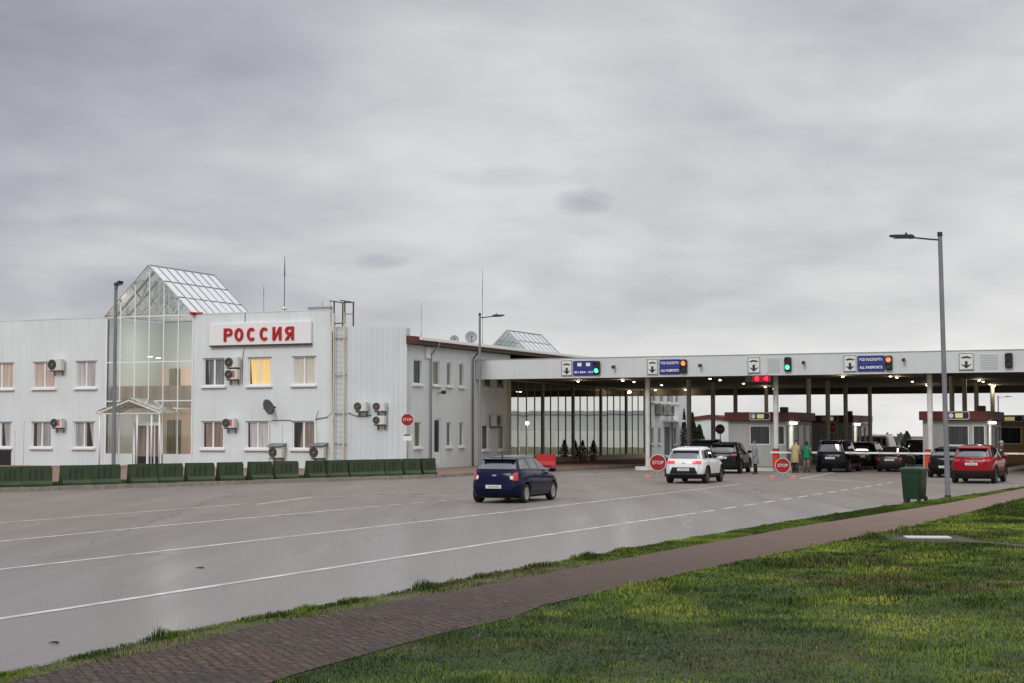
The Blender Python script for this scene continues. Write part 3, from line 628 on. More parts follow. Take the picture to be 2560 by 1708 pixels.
# lane signs, lights and cameras on the fascia
def fz(px, py): return F(px, py, VF)
def car_symbol(mb, cx, cz, s, y):
    pts = [(-1, -.25), (-1, .02), (-.62, .08), (-.38, .34), (.3, .34), (.58, .08), (1, 0), (1, -.25)]
    mb.prism([(cx+a*s, cz+b*s*.62) for a, b in pts], lambda a, b: (a, y, b), lambda a, b: (a, y+.008, b))
    for k in (-.55, .55): mb.disc_y(cx+k*s, y-.003, cz-.16*s, .13*s, .008, 12)
def lane_sign(px0, px1, label):
    a, z0 = fz(px0, 930); b, _ = fz(px1, 930); wd = b-a
    t = thing('lane_arrow_sign', label, 'sign', (a+b)/2, VF-.07, 5.44, 0, 'arrow signs over the lanes')
    p = MB(); p.bbox(-wd/2, wd/2, 0, .06, 0, .92, .012); p.build('panel', mat('sign_pale', (.66, .68, .67), .5), t)
    p = MB(); e = .02
    for z0_, z1_ in ((.02, .045), (.875, .90)): p.box(-wd/2+.03, wd/2-.03, -.008, -.001, z0_, z1_)
    for x0_, x1_ in ((-wd/2+.03, -wd/2+.055), (wd/2-.055, wd/2-.03)): p.box(x0_, x1_, -.008, -.001, .045, .875)
    p.build('border', M['sblack'], t)
    p = MB(); car_symbol(p, 0, .68, wd*.34, -.009); p.build('car_symbol', M['sblack'], t)
    p = MB(); h = wd*.36
    p.prism([(-.07, .48), (-.07, .27), (-h, .33), (0, .09), (h, .33), (.07, .27), (.07, .48)], lambda x, z: (x, -.009, z), lambda x, z: (x, -.001, z)); p.build('down_arrow', M['sblack'], t)
    return t
lane_sign(1404, 1432, 'white down arrow sign left of the blue board with two small flags')
lane_sign(1618, 1646, 'white car and down arrow sign left of the blue board with the orange light')
lane_sign(1869, 1902, 'white car and down arrow sign above the red number display')
lane_sign(2109, 2143, 'white car and down arrow sign left of the ALL PASSPORTS board nearest the tall lamp')
lane_sign(2397, 2436, 'white car and down arrow sign right of the tall lamp post')
def board(px0, px1, label, lines, squares=False):
    a, _ = fz(px0, 930); b, _ = fz(px1, 930); wd = b-a
    t = thing('lane_board', label, 'sign', (a+b)/2, VF-.09, 5.46, 0, 'blue passport boards on the fascia')
    p = MB(); p.bbox(-wd/2, wd/2, 0, .085, 0, .84, .012); p.build('panel', M['blue'], t)
    p = MB(); p.box(-wd/2+.05, wd/2-.05, -.006, -.001, .425, .435); p.build('divider', mat('faded_blue', (.12, .16, .34), .5), t)
    for txt, z, s in lines: text(txt, s, 0, M['white'], t, 'lettering', (0, -.006, z), bold=.006, extr=.004, width=wd*.86)
    if squares:
        for x in (-wd*.2, wd*.2):
            p = MB(); p.box(x-.13, x+.13, -.008, -.001, .53, .73); p.build('flag_square', M['white'], t)
    return t
board(1434, 1488, 'blue board with two pale flag squares beside the leftmost green light', [('EU EEA  CH', .18, .15)], True)
board(1650, 1702, 'blue ALL PASSPORTS board beside the left orange light', [('ВСЕ ПАСПОРТА', .62, .19), ('ALL PASSPORTS', .2, .19)])
board(2145, 2212, 'blue ALL PASSPORTS board beside the right orange light near the tall lamp', [('ВСЕ ПАСПОРТА', .62, .19), ('ALL PASSPORTS', .2, .19)])
def traffic_light(pxc, top, label, red, green):
    a, _ = fz(pxc, 925)
    t = thing('traffic_light', label, 'traffic light', a, VF-.22, 5.5+(.0 if top is None else top), 0, 'lane lights on the fascia')
    p = MB(); p.bbox(-.19, .19, 0, .2, 0, .78, .05); p.build('housing', M['black'], t)
    for z, m, nm in ((.56, red, 'red_lens'), (.22, green, 'green_lens')):
        p = MB(); p.disc_y(0, -.02, z, .13, .03, 20); p.build(nm, m, t)
        p = MB()
        for k in range(9):
            a0 = PI*(k/9); a1 = PI*((k+1)/9)
            p.add([(.15*math.cos(a0), -.01, z+.15*math.sin(a0)), (.15*math.cos(a1), -.01, z+.15*math.sin(a1)), (.15*math.cos(a1), -.16, z+.15*math.sin(a1)), (.15*math.cos(a0), -.16, z+.15*math.sin(a0))], [(0, 1, 2, 3)])
        p.build('visor', M['black'], t)
    return t
traffic_light(1494, None, 'traffic light showing green beside the blue board with flags', M['roff'], M['gon'])
traffic_light(1711, None, 'traffic light showing orange red at the left ALL PASSPORTS board', M['ron'], M['goff'])
traffic_light(1971, .02, 'traffic light showing green alone on the fascia right of the red number display', M['roff'], M['gon'])
traffic_light(2223, None, 'traffic light showing orange red at the right ALL PASSPORTS board', M['ron'], M['goff'])
traffic_light(2523, .03, 'unlit black traffic light at the far right of the fascia', M['roff'], M['goff'])
for px0, px1, lb in ((1920, 1948, 'pale unlit louvred panel left of the lone green light'), (2452, 2495, 'pale unlit louvred panel left of the unlit traffic light')):
    a, _ = fz(px0, 925); b, _ = fz(px1, 925); p = MB()
    for k in range(9): p.box(-(b-a)/2, (b-a)/2, -.03, 0, .09*k, .09*k+.06)
    o = p.build('louvre_panel', M['fascia']); place(o, (a+b)/2, VF-.004, 5.5); tag(o, lb, 'panel', 'blank display panels')
def camera_unit(px, label, long=.3, dz=0):
    a, _ = fz(px, 905); t = thing('security_camera', label, 'camera', a, VF-.03, 5.98+dz, 0, 'cameras on the fascia')
    p = MB(); p.box(-.05, .05, 0, .028, -.05, .05); p.bar((0, 0, 0), (0, -.22, -.02), .03); p.build('bracket', M['grey'], t)
    p = MB(); p.bbox(-.07, .07, -.22-long/2, -.22+long/2, -.16, .02, .03); p.build('camera_body', M['dark'], t)
camera_unit(1537, 'dark camera between the first two blue boards'); camera_unit(1753, 'dark camera right of the left orange light'); camera_unit(2011, 'dark camera right of the lone green light', dz=.06); camera_unit(2261, 'dark camera right of the right orange light', dz=.12)
# hanging number display
a, _ = fz(1896, 946); nd = thing('number_display', 'hanging red LED number display reading 04 under the fascia', 'display', a, VF-.12, 4.92)
p = MB(); p.bbox(-.72, .72, 0, .18, 0, .40, .02); p.build('case', M['black'], nd)
p = MB()
for x in (-.5, .5): p.bar((x, .09, .4), (x, .09, .5), .03)
p.build('hanger', M['grey'], nd)
for x in (-.05, .45):
    p = MB(); p.box(x-.245, x+.245, -.006, .001, .03, .37); p.build('lit_module', mat('led_glow_dim', (.2, .0, .01), .4, emit=(.9, .0, .05), es=.10), nd)
text('0', .36, 0, M['led'], nd, 'digit', (-.05, -.012, .2), bold=.012, extr=.004, width=.24); text('4', .36, 0, M['led'], nd, 'digit', (.45, -.012, .2), bold=.012, extr=.004, width=.28)
# ------------------------------------------------------------------ booths
def make_booth():
    t = thing('control_booth', 'grey passport booth with maroon roof fascia on the middle island', 'booth', -24.0, 90.0, .2, 0, 'passport control booths')
    W, D = 3.7, 7.0; hw = W/2; wins = [(-.45, .75, 1.25, 2.35), (.95, 1.6, 1.25, 2.35)]
    w = MB(); holed_wall(w, -hw+.15, hw-.15, 0, 2.62, .3, wins, .1); w.box(-hw+.15, hw-.15, .41, D-.3, 0, 2.6)
    for s in (-1, 1):
        x = s*(hw-.15); w.add([(x, .3, 0), (x, .41, 0), (x, .41, 2.62), (x, .3, 2.62)], [(0, 1, 2, 3)])
    w.build('wall', M['booth'], t, fix=False)
    for h in wins: window(t, *h, .3, P['dark'], split=None, sill=False, depth=.08, fw=.05)
    r = MB(); r.bbox(-hw, hw, 0, D, 2.63, 3.12, .02); r.build('roof_fascia', M['redroof'], t)
    r = MB(); r.bbox(hw-.75, hw-.35, 1.2, 1.7, 3.125, 3.42, .03); r.build('roof_unit', M['dark'], t)
    x = hw-.148
    for y0, y1, pm in ((.8, 1.7, 'w'), (1.9, 2.6, 'd'), (3.3, 4.6, 'd'), (5.0, 6.2, 'd')):
        wq = MB(); wq.add([(x+.01, y0, 1.05), (x+.01, y1, 1.05), (x+.01, y1, 2.3), (x+.01, y0, 2.3)], [(0, 1, 2, 3)])
        wq = wq.build('side_window', mat('booth_lit_window', (.8, .8, .72), .2, emit=(1, .93, .75), es=.55) if pm == 'w' else P['dark'], t, fix=False)
        f = MB(); f.box(x+.005, x+.05, y0-.06, y0, .99, 2.36); f.box(x+.005, x+.05, y1, y1+.06, .99, 2.36); f.box(x+.006, x+.05, y0, y1, 2.3, 2.36); f.box(x+.006, x+.12, y0, y1, .97, 1.05); f.build('frame', M['trim'], wq)
    l_ = MB(); l_.bbox(x+.01, x+.35, 1.1, 1.6, 2.42, 2.56, .03); l_.build('service_lamp', M['lampw'], t)
    sg_ = MB(); 
    def rr(a, b, c, d_, r_): return [(x_+r_*math.cos(q), z_+r_*math.sin(q)) for x_, z_, q0 in ((b-r_, d_-r_, 0), (a+r_, d_-r_, PI/2), (a+r_, c+r_, PI), (b-r_, c+r_, 1.5*PI)) for q in np.linspace(q0, q0+PI/2, 5)]
    sg_.prism(rr(-.35, .85, 2.66, 3.10, .1), lambda a, b: (a, -.06, b), lambda a, b: (a, -.002, b)); sg_ = sg_.build('lane_plate', M['white'], t)
    q = MB(); q.prism(rr(-.31, .81, 2.70, 3.06, .08), lambda a, b: (a, -.068, b), lambda a, b: (a, -.061, b)); q.build('plate_ground', mat('plate_dark', (.02, .015, .012), .4), sg_)
    q = MB(); q.disc_y(-.12, -.076, 2.88, .13, .006, 16); q.build('plate_roundel', M['white'], sg_)
    q = MB(); q.box(.1, .5, -.076, -.07, 2.76, 3.0); q.build('plate_block', mat('plate_yellow', (.6, .58, .25), .4, emit=(.9, .85, .4), es=.25), sg_)
    return t
bo = make_booth(); place(bo, -23.95, 89.7, .2)
b2 = dup(bo, 'second grey booth with maroon roof on the middle island, behind the front one'); place(b2, -24.6, 111.0, .2)
b3 = dup(bo, 'grey passport booth with maroon roof behind the red car'); place(b3, -12.85, 89.3, .2)
b4 = dup(bo, 'ochre walled booth with dark roof behind the booth by the red car'); place(b4, -12.0, 104.0, .2)
b4.scale = (1.5, 1, .97)
for c in kids(b4):
    if c.name.startswith('wall'): c.data = c.data.copy(); c.data.materials[0] = M['booth_y']
# ------------------------------------------------------------------ street lamps
def make_lamp():
    t = thing('street_lamp', 'tall grey street lamp rising beside the green wheelie bin on the grass verge', 'street lamp', 0, 0, 0, 0, 'street lamps along the road')
    p = MB(); p.cyl((0, 0, 0), (0, 0, 8.75), .088, .072, 16); p.build('pole', M['steel'], t, 40)
    p = MB(); p.cyl((0, 0, 0), (0, 0, .03), .2, n=16); p.cyl((0, 0, .03), (0, 0, .16), .12, .1, 16); p.build('base_plate', M['dark'], t, 40)
    p = MB(); p.cyl((0, 0, 8.72), (0, 0, 8.86), .085, .085, 14); p.tube([(0, 0, 8.6), (.35, 0, 8.63), (.95, 0, 8.70)], .028, 8); p.build('arm', M['dark'], t, 40)
    p = MB(); p.rings([[(x, s*w_, z_) for s, z_ in ((-1, z0), (1, z0), (1, z1), (-1, z1))] for x, w_, z0, z1 in ((.85, .05, 8.66, 8.74), (.95, .11, 8.66, 8.79), (1.2, .13, 8.69, 8.79), (1.62, .10, 8.72, 8.79), (1.68, .04, 8.74, 8.78))]); p.cyl((1.12, 0, 8.78), (1.12, 0, 8.86), .035, n=8)
    hd = p.build('lamp_head', M['dark'], t)
    p = MB(); p.box(1.0, 1.55, -.07, .07, 8.665, 8.685); p.build('lamp_lens', M['grey'], hd)
    return t
l0 = make_lamp(); p_ = gp(2370, 1250); l0.location = p_; l0.rotation_euler = (0, math.radians(.9), PI); 
p_ = gp(1199, 1183); l1 = dup(l0, 'thin street lamp standing in front of the wing beside the canopy'); l1.location = p_; l1.rotation_euler = (0, 0, math.radians(8)); l1.scale = (.8, .8, .965)
l2 = dup(l0, 'street lamp with its arm seen end on, in front of the glass atrium'); l2.location = (at(288, 68), 68, .15); l2.rotation_euler = (0, 0, math.radians(-69)); l2.scale = (1, 1, .95)
l3 = dup(l0, 'distant street lamp seen beyond the booth by the red car'); l3.location = (at(2493, 300), 300, hfun(90, 300)); l3.rotation_euler = (0, 0, .1); l3.scale = (1.6, 1.6, 1.2)
# ------------------------------------------------------------------ wheelie bin
wb = thing('wheelie_bin', 'green plastic wheelie bin with its lid shut, beside the tall lamp post', 'bin', 0, 0); p_ = gp(2290, 1258); wb.location = (p_.x+.04, p_.y+.35, .0); wb.rotation_euler = (0, 0, math.radians(-33)); wb.scale = (1.06, 1.06, 1.0)
def rrect(w, d, r, z, cy=0, n=4): return [(x+r*math.cos(a), cy+y+r*math.sin(a), z) for x, y, a0 in ((w-r, d-r, 0), (-w+r, d-r, PI/2), (-w+r, -d+r, PI), (w-r, -d+r, 1.5*PI)) for a in np.linspace(a0, a0+PI/2, n)]
p = MB(); p.rings([rrect(.255, .275, .05, .12), rrect(.265, .285, .05, .14), rrect(.30, .345, .05, .98), rrect(.33, .375, .06, .985), rrect(.33, .375, .06, 1.03)]); p.build('body', M['bin'], wb, 35)
p = MB(); p.rings([rrect(.345, .39, .07, 1.035), rrect(.345, .39, .07, 1.07), rrect(.30, .34, .07, 1.115), rrect(.2, .25, .07, 1.125)]); p.build('lid', M['bin'], wb, 30)
p = MB(); p.box(-.09, .1, -.318, -.30, .45, .75); p.build('front_recess', mat('bin_dark', (.006, .022, .012), .4), wb)
for x in (-.27, .27):
    p = MB(); p.cyl((x-.03, .24, .1), (x+.03, .24, .1), .1, n=16); p.build('wheel', M['rubber'], wb, 40)
    p = MB(); p.box(x*.75-.05, x*.75+.05, -.24, -.14, 0, .14); p.build('foot', M['bin'], wb)
p = MB(); p.tube([(-.26, .38, .98), (-.26, .45, 1.0), (.26, .45, 1.0), (.26, .38, .98)], .018, 8); p.build('handle', M['bin'], wb)
# ------------------------------------------------------------------ green road barriers
def make_barrier():
    t = thing('plastic_barrier', 'green plastic road barrier', 'barrier', 0, 0, 0, 0, 'green plastic barriers along the kerb')
    prof = [(-.22, 0), (-.22, .10), (-.14, .22), (-.085, .78), (.085, .78), (.14, .22), (.22, .10), (.22, 0)]
    p = MB(); n = len(prof)
    p.rings([[(x, y*k, z) for y, z in prof] for x, k in ((-.55, .93), (-.53, 1), (.53, 1), (.55, .93))]); p.build('body', M['green'], t)
    for x in (-.27, -.05, .17):
        q = MB(); q.prism([(x-.045+.0, .28), (x+.03, .28), (x+.075, .66), (x, .66)], lambda a, b: (a, -.138+(b-.28)*.105, b), lambda a, b: (a, -.10+(b-.28)*.105, b)); q.build('slot', mat('slot_dark', (.004, .012, .004), .5), t)
    q = MB(); q.box(.551, .60, -.05, .05, .1, .7); q.build('coupling', M['green'], t)
    return t
bar0 = make_barrier()
BR = [(-62, -3), (-2, 55), (56, 128), (158, 225), (228, 298), (326, 392), (393, 457), (469, 532), (547, 606), (621, 681), (689, 741), (765, 817), (817, 866), (871, 918), (920, 956), (961, 1000), (1010, 1046), (1051, 1088)]
ordn = ['cut off by the left edge of the photo', 'first whole one at the left end of the row', 'left of the wide grassy gap near the left end', 'right of the grassy gap near the left end', 'just left of the end-on street lamp', 'right of the brick coloured gap by the atrium door', 'in front of the atrium door', 'below the right edge of the glass atrium', 'below the left window of the sign block', 'below the gap between the block windows', 'below the white conduit pipe', 'below the hooded air conditioner', 'left of the roof ladder', 'at the foot of the roof ladder', 'right of the roof ladder', 'below the three air conditioners', 'left of the stop sign pole', 'last one at the right end of the row']
for i, ((a, b), lb) in enumerate(zip(BR, ordn)):
    o = bar0 if i == 0 else dup(bar0)
    cxp = (a+b)/2; lo, hi = -30.0, 40.0                              # slide along the kerb line until it meets the wanted bearing
    for _ in range(40):
        s = (lo+hi)/2; q = K0+kn*.36+kd*s; g_ = G(*q)
        if 1280+FPX*g_.x/g_.y < cxp: lo = s
        else: hi = s
    yaw = math.atan2(kd[1], kd[0])
    o.location = G(*q, .155); o.rotation_euler = (random.uniform(-.02, .02), random.uniform(-.012, .012), yaw-TH+random.uniform(-.14, .14))
    width = (b-a)*g_.y/FPX/max(.5, math.sin(math.atan2(g_.y, g_.x)-(yaw-TH))); o.scale = (max(.8, min(1.35, width*1.05/1.15)), 1, 1)
    o['label'] = 'green plastic road barrier '+lb
# ------------------------------------------------------------------ air conditioners, dish, ladder, masts
def ac_unit(px0, px1, pyc, label, red=False, hood=False, vv=V0, big=1.0, front=True):
    a, z = F(px0, pyc, vv); b, _ = F(px1, pyc, vv); wd = (b-a)*.95; h = wd*.68; d_ = .34
    t = thing('air_conditioner', label, 'air conditioner', (a+b)/2, vv-.46, z-h/2, 0, 'outdoor air conditioner units')
    p = MB(); p.bbox(-wd/2, wd/2, 0, d_, 0, h, .025); p.build('casing', M['ac'], t)
    fxx = -wd*.16; p = MB(); p.disc_y(fxx, -.012, h/2, h*.45, .014, 20); p.build('fan', M['black'], t)
    p = MB()
    for r in (.15, .27, .38):
        p.tube([(fxx+h*r*math.cos(q), -.02, h/2+h*r*math.sin(q)) for q in np.linspace(0, 2*PI, 17)], .006, 4)
    p.disc_y(fxx, -.024, h/2, h*.07, .01, 10); p.build('grille', M['grey'], t)
    if red:
        p = MB(); p.box(wd*.05, wd*.32, -.008, -.001, h*.2, h*.85); p.build('red_label', M['acred'], t)
    p = MB()
    for x in (-wd*.3, wd*.3): p.box(x-.02, x+.02, 0, .46, -.05, -.003); p.box(x-.02, x+.02, .42, .46, -.3, -.05)
    p.build('bracket', M['dark'], t)
    if hood:
        p = MB(); p.prism([(-.12, h+.04), (.44, h+.2), (.44, h+.16), (-.12, h)], lambda y, zz: (-wd/2-.06, y, zz+.02), lambda y, zz: (wd/2+.06, y, zz+.02)); p.build('hood', M['steel'], t)
    return t
ac_unit(130, 166, 913, 'white air conditioner right of an upper left wing window'); ac_unit(137, 167, 1058, 'small air conditioner with red label on the lower left wing', True)
ac_unit(571, 606, 907, 'upper of two stacked air conditioners left of the lit yellow window'); ac_unit(571, 604, 937, 'lower of two stacked air conditioners left of the lit yellow window', True)
ac_unit(565, 597, 1058, 'small air conditioner with red label right of a lower block window', True)
ac_unit(680, 716, 1131, 'large hooded air conditioner near the ground by the white conduit', hood=True); ac_unit(781, 820, 1131, 'large hooded air conditioner near the ground by the roof ladder', hood=True)
ac_unit(893, 925, 1017, 'air conditioner nearest the ladder on the corrugated wall'); ac_unit(940, 971, 1017, 'upper right air conditioner on the corrugated wall'); ac_unit(940, 970, 1051, 'lowest air conditioner on the corrugated wall')
t = thing('air_conditioner', 'large dark air conditioner on the wing wall under the canopy', 'air conditioner', UW+.5, V0+ex(1230, 1050), 2.5, WR, 'outdoor air conditioner units')
p = MB(); p.bbox(-.5, .5, 0, .4, 0, .75, .03); p.build('casing', M['booth'], t); p = MB(); p.disc_y(-.1, -.012, .37, .3, .014, 20); p.build('fan', M['black'], t); p = MB(); p.box(-.35, -.3, 0, .5, -.06, -.003); p.box(.3, .35, 0, .5, -.06, -.003); p.build('bracket', M['dark'], t)
def dish(u, v, z, yaw, r, label, m, tilt=.35, sx=1.0):
    t = thing('satellite_dish', label, 'satellite dish', u, v, z, yaw, 'satellite dishes')
    p = MB(); rg = []
    for k in range(5):
        q = r*k/4 if k else .001
        rg.append([(sx*q*math.cos(a), -(.25*r)*(q/r)**2+.12, q*math.sin(a)) for a in np.linspace(0, 2*PI, 24, endpoint=False)])
    p.rings(rg, cap1=False); o = p.build('reflector', m, t, True); md = o.modifiers.new('thick', 'SOLIDIFY'); md.thickness = .015
    o.rotation_euler = (-tilt, 0, 0)
    p = MB(); p.tube([(0, .1, -r*.95), (0, -.25, -r*.75), (0, -.5*r-.2, -.1*r)], .015, 6); p.bbox(-.04, .04, -.5*r-.28, -.5*r-.16, -.15*r, .02, .01); p.build('feed_arm', M['dark'], t)
    p = MB(); p.tube([(0, .15, 0), (0, .4, -.1)], .025, 8); p.build('bracket', M['dark'], t)
    return t
uu, zz = F(686, 1018, V0); dish(uu, V0-.6, zz, math.radians(82), .46, 'dark grey satellite dish on the wall above the lower block windows', mat('dish_dark', (.07, .075, .085), .5))
ld = thing('roof_ladder', 'cream rusty wall ladder with dark hoops reaching the roof', 'ladder', F(853, 950, V0)[0], V0-.02, .6)
for x in (-.33, .33):
    p = MB(); p.bar((x, -.22, 0), (x, -.22, 8.2), .15, .06); p.build('rail', M['cream'], ld)
p = MB()
for k in range(26): p.bar((-.33, -.22, .25+.3*k), (.33, -.22, .25+.3*k), .022)
p.build('rungs', M['cream'], ld)
p = MB()
for z in (.9, 2.6, 4.75, 6.8):
    for x in (-.33, .33): p.bar((x, -.02, z), (x, -.22, z), .05, .05)
    p.bar((-.36, -.06, z), (.36, -.06, z), .03)
p.build('wall_bracket', M['dark'], ld)
p = MB()
for x in (-.34, .34):
    p.bar((x, -.22, 7.6), (x, -.22, 8.85), .06); p.bar((x, .75, 7.5), (x, .75, 8.85), .06); p.bar((x, -.7, 8.85), (x, .8, 8.85), .07, .05)
p.bar((-.36, -.22, 7.62), (.36, -.22, 7.62), .06); p.bar((-.36, .75, 8.2), (.36, .75, 8.2), .04); p.bar((-.36, .75, 8.85), (.36, .75, 8.85), .05)
p.build('top_handrail', mat('rusty_brown', (.06, .045, .03), .7), ld)
def mast(px, py0, py1, vv, label, thick=.012, dome=False):
    u, z0 = F(px, py1, vv); _, z1 = F(px, py0, vv)
    t = thing('radio_mast', label, 'antenna', u, vv, z0, 0, 'roof antennas')
    h = z1-z0; p = MB(); p.cyl((0, 0, -.3), (0, 0, h*.62), thick, n=8); p.cyl((0, 0, h*.62), (0, 0, h), thick*1.7, thick*.6, 8); p.build('whip', M['dark'], t)
    p = MB()
    if dome: p.rings([[(.16*math.cos(q)*math.cos(e), .16*math.sin(q)*math.cos(e), .12*math.sin(e)+.02) for q in np.linspace(0, 2*PI, 14, endpoint=False)] for e in (-.4, 0, .5, 1.0, 1.45)])
    else: p.cyl((0, 0, -.3), (0, 0, .28), .05, .03, 8)
    p.build('base_mount', M['ac'] if dome else M['grey'], t, True)
mast(711, 641, 773, V0+1.5, 'thick dark roof antenna with pale dome base above the sign', .022, True); mast(659, 714, 777, V0+2.5, 'short thin roof antenna left of the domed one', .012)
mast(1206, 674, 860, V0+26, 'tall hair thin antenna rising behind the thin street lamp', .014); mast(1053, 758, 845, V0+5, 'faint short whip antenna above the start of the maroon eave', .008)
for px, py, lb, s in ((1136, 848, 'grey roof dish left of the bigger one on the wing roof', .28), (1178, 842, 'larger grey roof dish on the wing roof near the thin lamp', .38)):
    v_, z_ = EU(px, py, UW-1.2); dish(UW-1.2, v_, z_, math.radians(30), s, lb, M['grey'], .3, 1.0)
# wing wall floodlight
t = thing('wall_floodlight', 'small dark floodlight on the wing wall under an upper window', 'lamp', UW+.02, V0+ex(1094, 983), EU(1094, 983, UW)[1], WR)
p = MB(); p.bar((0, 0, 0), (0, -.3, .05), .04); p.build('arm', M['dark'], t); p = MB(); p.bbox(-.16, .16, -.45, -.28, -.06, .14, .02); p.build('head', M['dark'], t)
# ------------------------------------------------------------------ stop signs
def stop_face(t, r, z, y, n=8, txt=True):
    off = PI/n
    p = MB(); p.prism([(r*math.cos(off+2*PI*k/n), z+r*math.sin(off+2*PI*k/n)) for k in range(n)], lambda a, b: (a, y, b), lambda a, b: (a, y+.015, b)); p.build('face_rim', M['white'], t)
    p = MB(); p.prism([(.94*r*math.cos(off+2*PI*k/n), z+.94*r*math.sin(off+2*PI*k/n)) for k in range(n)], lambda a, b: (a, y-.006, b), lambda a, b: (a, y-.001, b)); p.build('face', M['red'], t)
    if txt: text('STOP', r*.56, 0, mat('faded_lettering', (.64, .52, .53), .5), t, 'lettering', (0, y-.010, z), bold=.004, extr=.003, width=r*1.35)
t = thing('stop_sign', 'red octagonal stop sign on a pole above a small white plate, behind the barriers', 'sign', 0, 0); t.location = (at(1019, 80), 80, .15); t.rotation_euler = (0, 0, .05)
stop_face(t, .33, 2.66, -.05)
p = MB(); p.cyl((0, 0, 0), (0, 0, 2.9), .03, n=10); p.build('pole', M['grey'], t, True)
p = MB(); p.box(-.22, .22, -.05, -.035, 1.62, 1.95); p.build('lower_plate', M['white'], t); p = MB(); p.box(-.17, .17, -.056, -.051, 1.86, 1.93); p.build('plate_stripe', M['dark'], t)
def portable_stop(px, py, z, label, r=.37):
    p0 = gp(px, py); t = thing('portable_stop_sign', label, 'sign', 0, 0, 0, 0, 'portable stop signs in front of the islands'); t.location = p0; t.rotation_euler = (0, 0, -.2)
    stop_face(t, r, z, -.03, 24)
    p = MB(); p.bar((0, .01, .05), (0, .01, z), .05); p.bar((-.45, .01, .1), (0, .01, z*.7), .04); p.bar((.45, .01, .1), (0, .01, z*.7), .04); p.build('stand', M['grey'], t)
    for x in (-.5, .5):
        p = MB(); p.rings([rrect(.16, .1, .03, 0), rrect(.15, .09, .03, .08), rrect(.07, .06, .02, .16)]); 
        for q in range(len(p.v)): p.v[q] = (p.v[q][0]+x, p.v[q][1], p.v[q][2])
        p.build('foot', mat('pink_plastic', (.45, .16, .16), .5), t)
portable_stop(1645, 1196, .74, 'round red stop sign on a low stand partly behind the white car', .4); portable_stop(1957, 1197, .62, 'round red stop sign on a low stand in front of the red barrier cabinet', .36)
t = thing('stop_sign', 'red stop sign at the far booth between two canopy columns', 'sign', 0, 0); t.location = (at(2077, 103), 103, .2); t.rotation_euler = (0, 0, -TH)
stop_face(t, .36, 2.25, -.05); p = MB(); p.cyl((0, 0, 0), (0, 0, 2.6), .035, n=8); p.build('pole', M['dark'], t)
t = thing('stop_sign', 'dim red stop sign on the rear of the lane left of the front booth', 'sign', 0, 0); t.location = (at(1799, 112), 112, .1); t.rotation_euler = (0, 0, -TH)
stop_face(t, .36, 2.25, -.05); p = MB(); p.cyl((0, 0, 0), (0, 0, 2.6), .035, n=8); p.build('pole', M['dark'], t)
# ------------------------------------------------------------------ lift barriers
def lift_barrier(px, Y, label, arm, z0=.2, length=4.3):
    t = thing('lift_barrier', label, 'barrier', 0, 0, 0, 0, 'red lift barriers at the lanes'); t.location = (at(px, Y), Y, z0); t.rotation_euler = (0, 0, -TH)
    p = MB(); p.bbox(-.16, .16, -.15, .15, 0, 1.02, .03); p.build('cabinet', M['orange'], t); p = MB(); p.bbox(-.17, .17, -.16, .16, 1.022, 1.07, .02); p.build('lid', M['dark'], t)
    p = MB(); s = 1 if arm > 0 else -1
    p.rings([[(s*x, -.2+y, .86+z+x*.004) for y, z in ((-.03, -.045), (.03, -.045), (.03, .045), (-.03, .045))] for x in (-.25, .2, length)]); a = p.build('arm', M['white'], t)
    st = MB()
    for k in range(5): st.box(min(s*(.7+k*.8), s*(.95+k*.8)), max(s*(.7+k*.8), s*(.95+k*.8)), -.237, -.1645, .812+.003*k, .912+.003*k)
    st.build('stripe', mat('faded_red', (.66, .52, .50), .5), a)
lift_barrier(1937, 88.5, 'red barrier cabinet with white arm at the middle island column', 1); lift_barrier(2316, 84.5, 'red barrier cabinet with white arm behind the wheelie bin', -1)
lift_barrier(2590, 83.5, 'white barrier arm reaching in from the right edge by the ochre booth', -1, .2, 2.5)
t = thing('plastic_barrier', 'red plastic road barrier on the paving before the glass hall', 'barrier', 0, 0); t.location = (at(1364, 92.5), 92.5, .15); t.rotation_euler = (0, 0, math.radians(4))
p = MB(); prof = [(-.24, 0), (-.22, .15), (-.12, .35), (-.08, .76), (.08, .76), (.12, .35), (.22, .15), (.24, 0)]
p.rings([[(x, y*k, z) for y, z in prof] for x, k in ((-.57, .85), (-.54, 1), (.54, 1), (.57, .85))]); p.build('body', M['plredred'], t)
p = MB(); p.box(-.3, .3, -.25, -.2, .04, .12); p.build('foot_slot', mat('red_dark', (.12, .004, .006), .5), t)
# globe lamp and pole near the glass hall
t = thing('globe_lamp', 'slim pole with a small lit globe before the glass hall', 'lamp', 0, 0); t.location = (at(1318, 98), 98, .145)
p = MB(); p.cyl((0, 0, 0), (0, 0, 2.48), .045, .035, 10); p.build('pole', M['cream'], t, True); p = MB(); p.rings([[(.11*math.cos(q)*math.cos(e), .11*math.sin(q)*math.cos(e), 2.57+.11*math.sin(e)) for q in np.linspace(0, 2*PI, 12, endpoint=False)] for e in (-1.4, -.8, -.3, .3, .8, 1.4)]); p.build('globe', M['lamp'], t, True)
t = thing('flag_pole', 'short bare cream pole left of the lit globe lamp', 'pole', 0, 0); t.location = (at(1298, 97), 97, .145)
p = MB(); p.cyl((0, 0, 0), (0, 0, 2.45), .045, .04, 10); p.build('pole', M['cream'], t, True); p = MB(); p.cyl((0, 0, 0), (0, 0, .06), .15, n=12); p.build('base', M['kerb'], t)
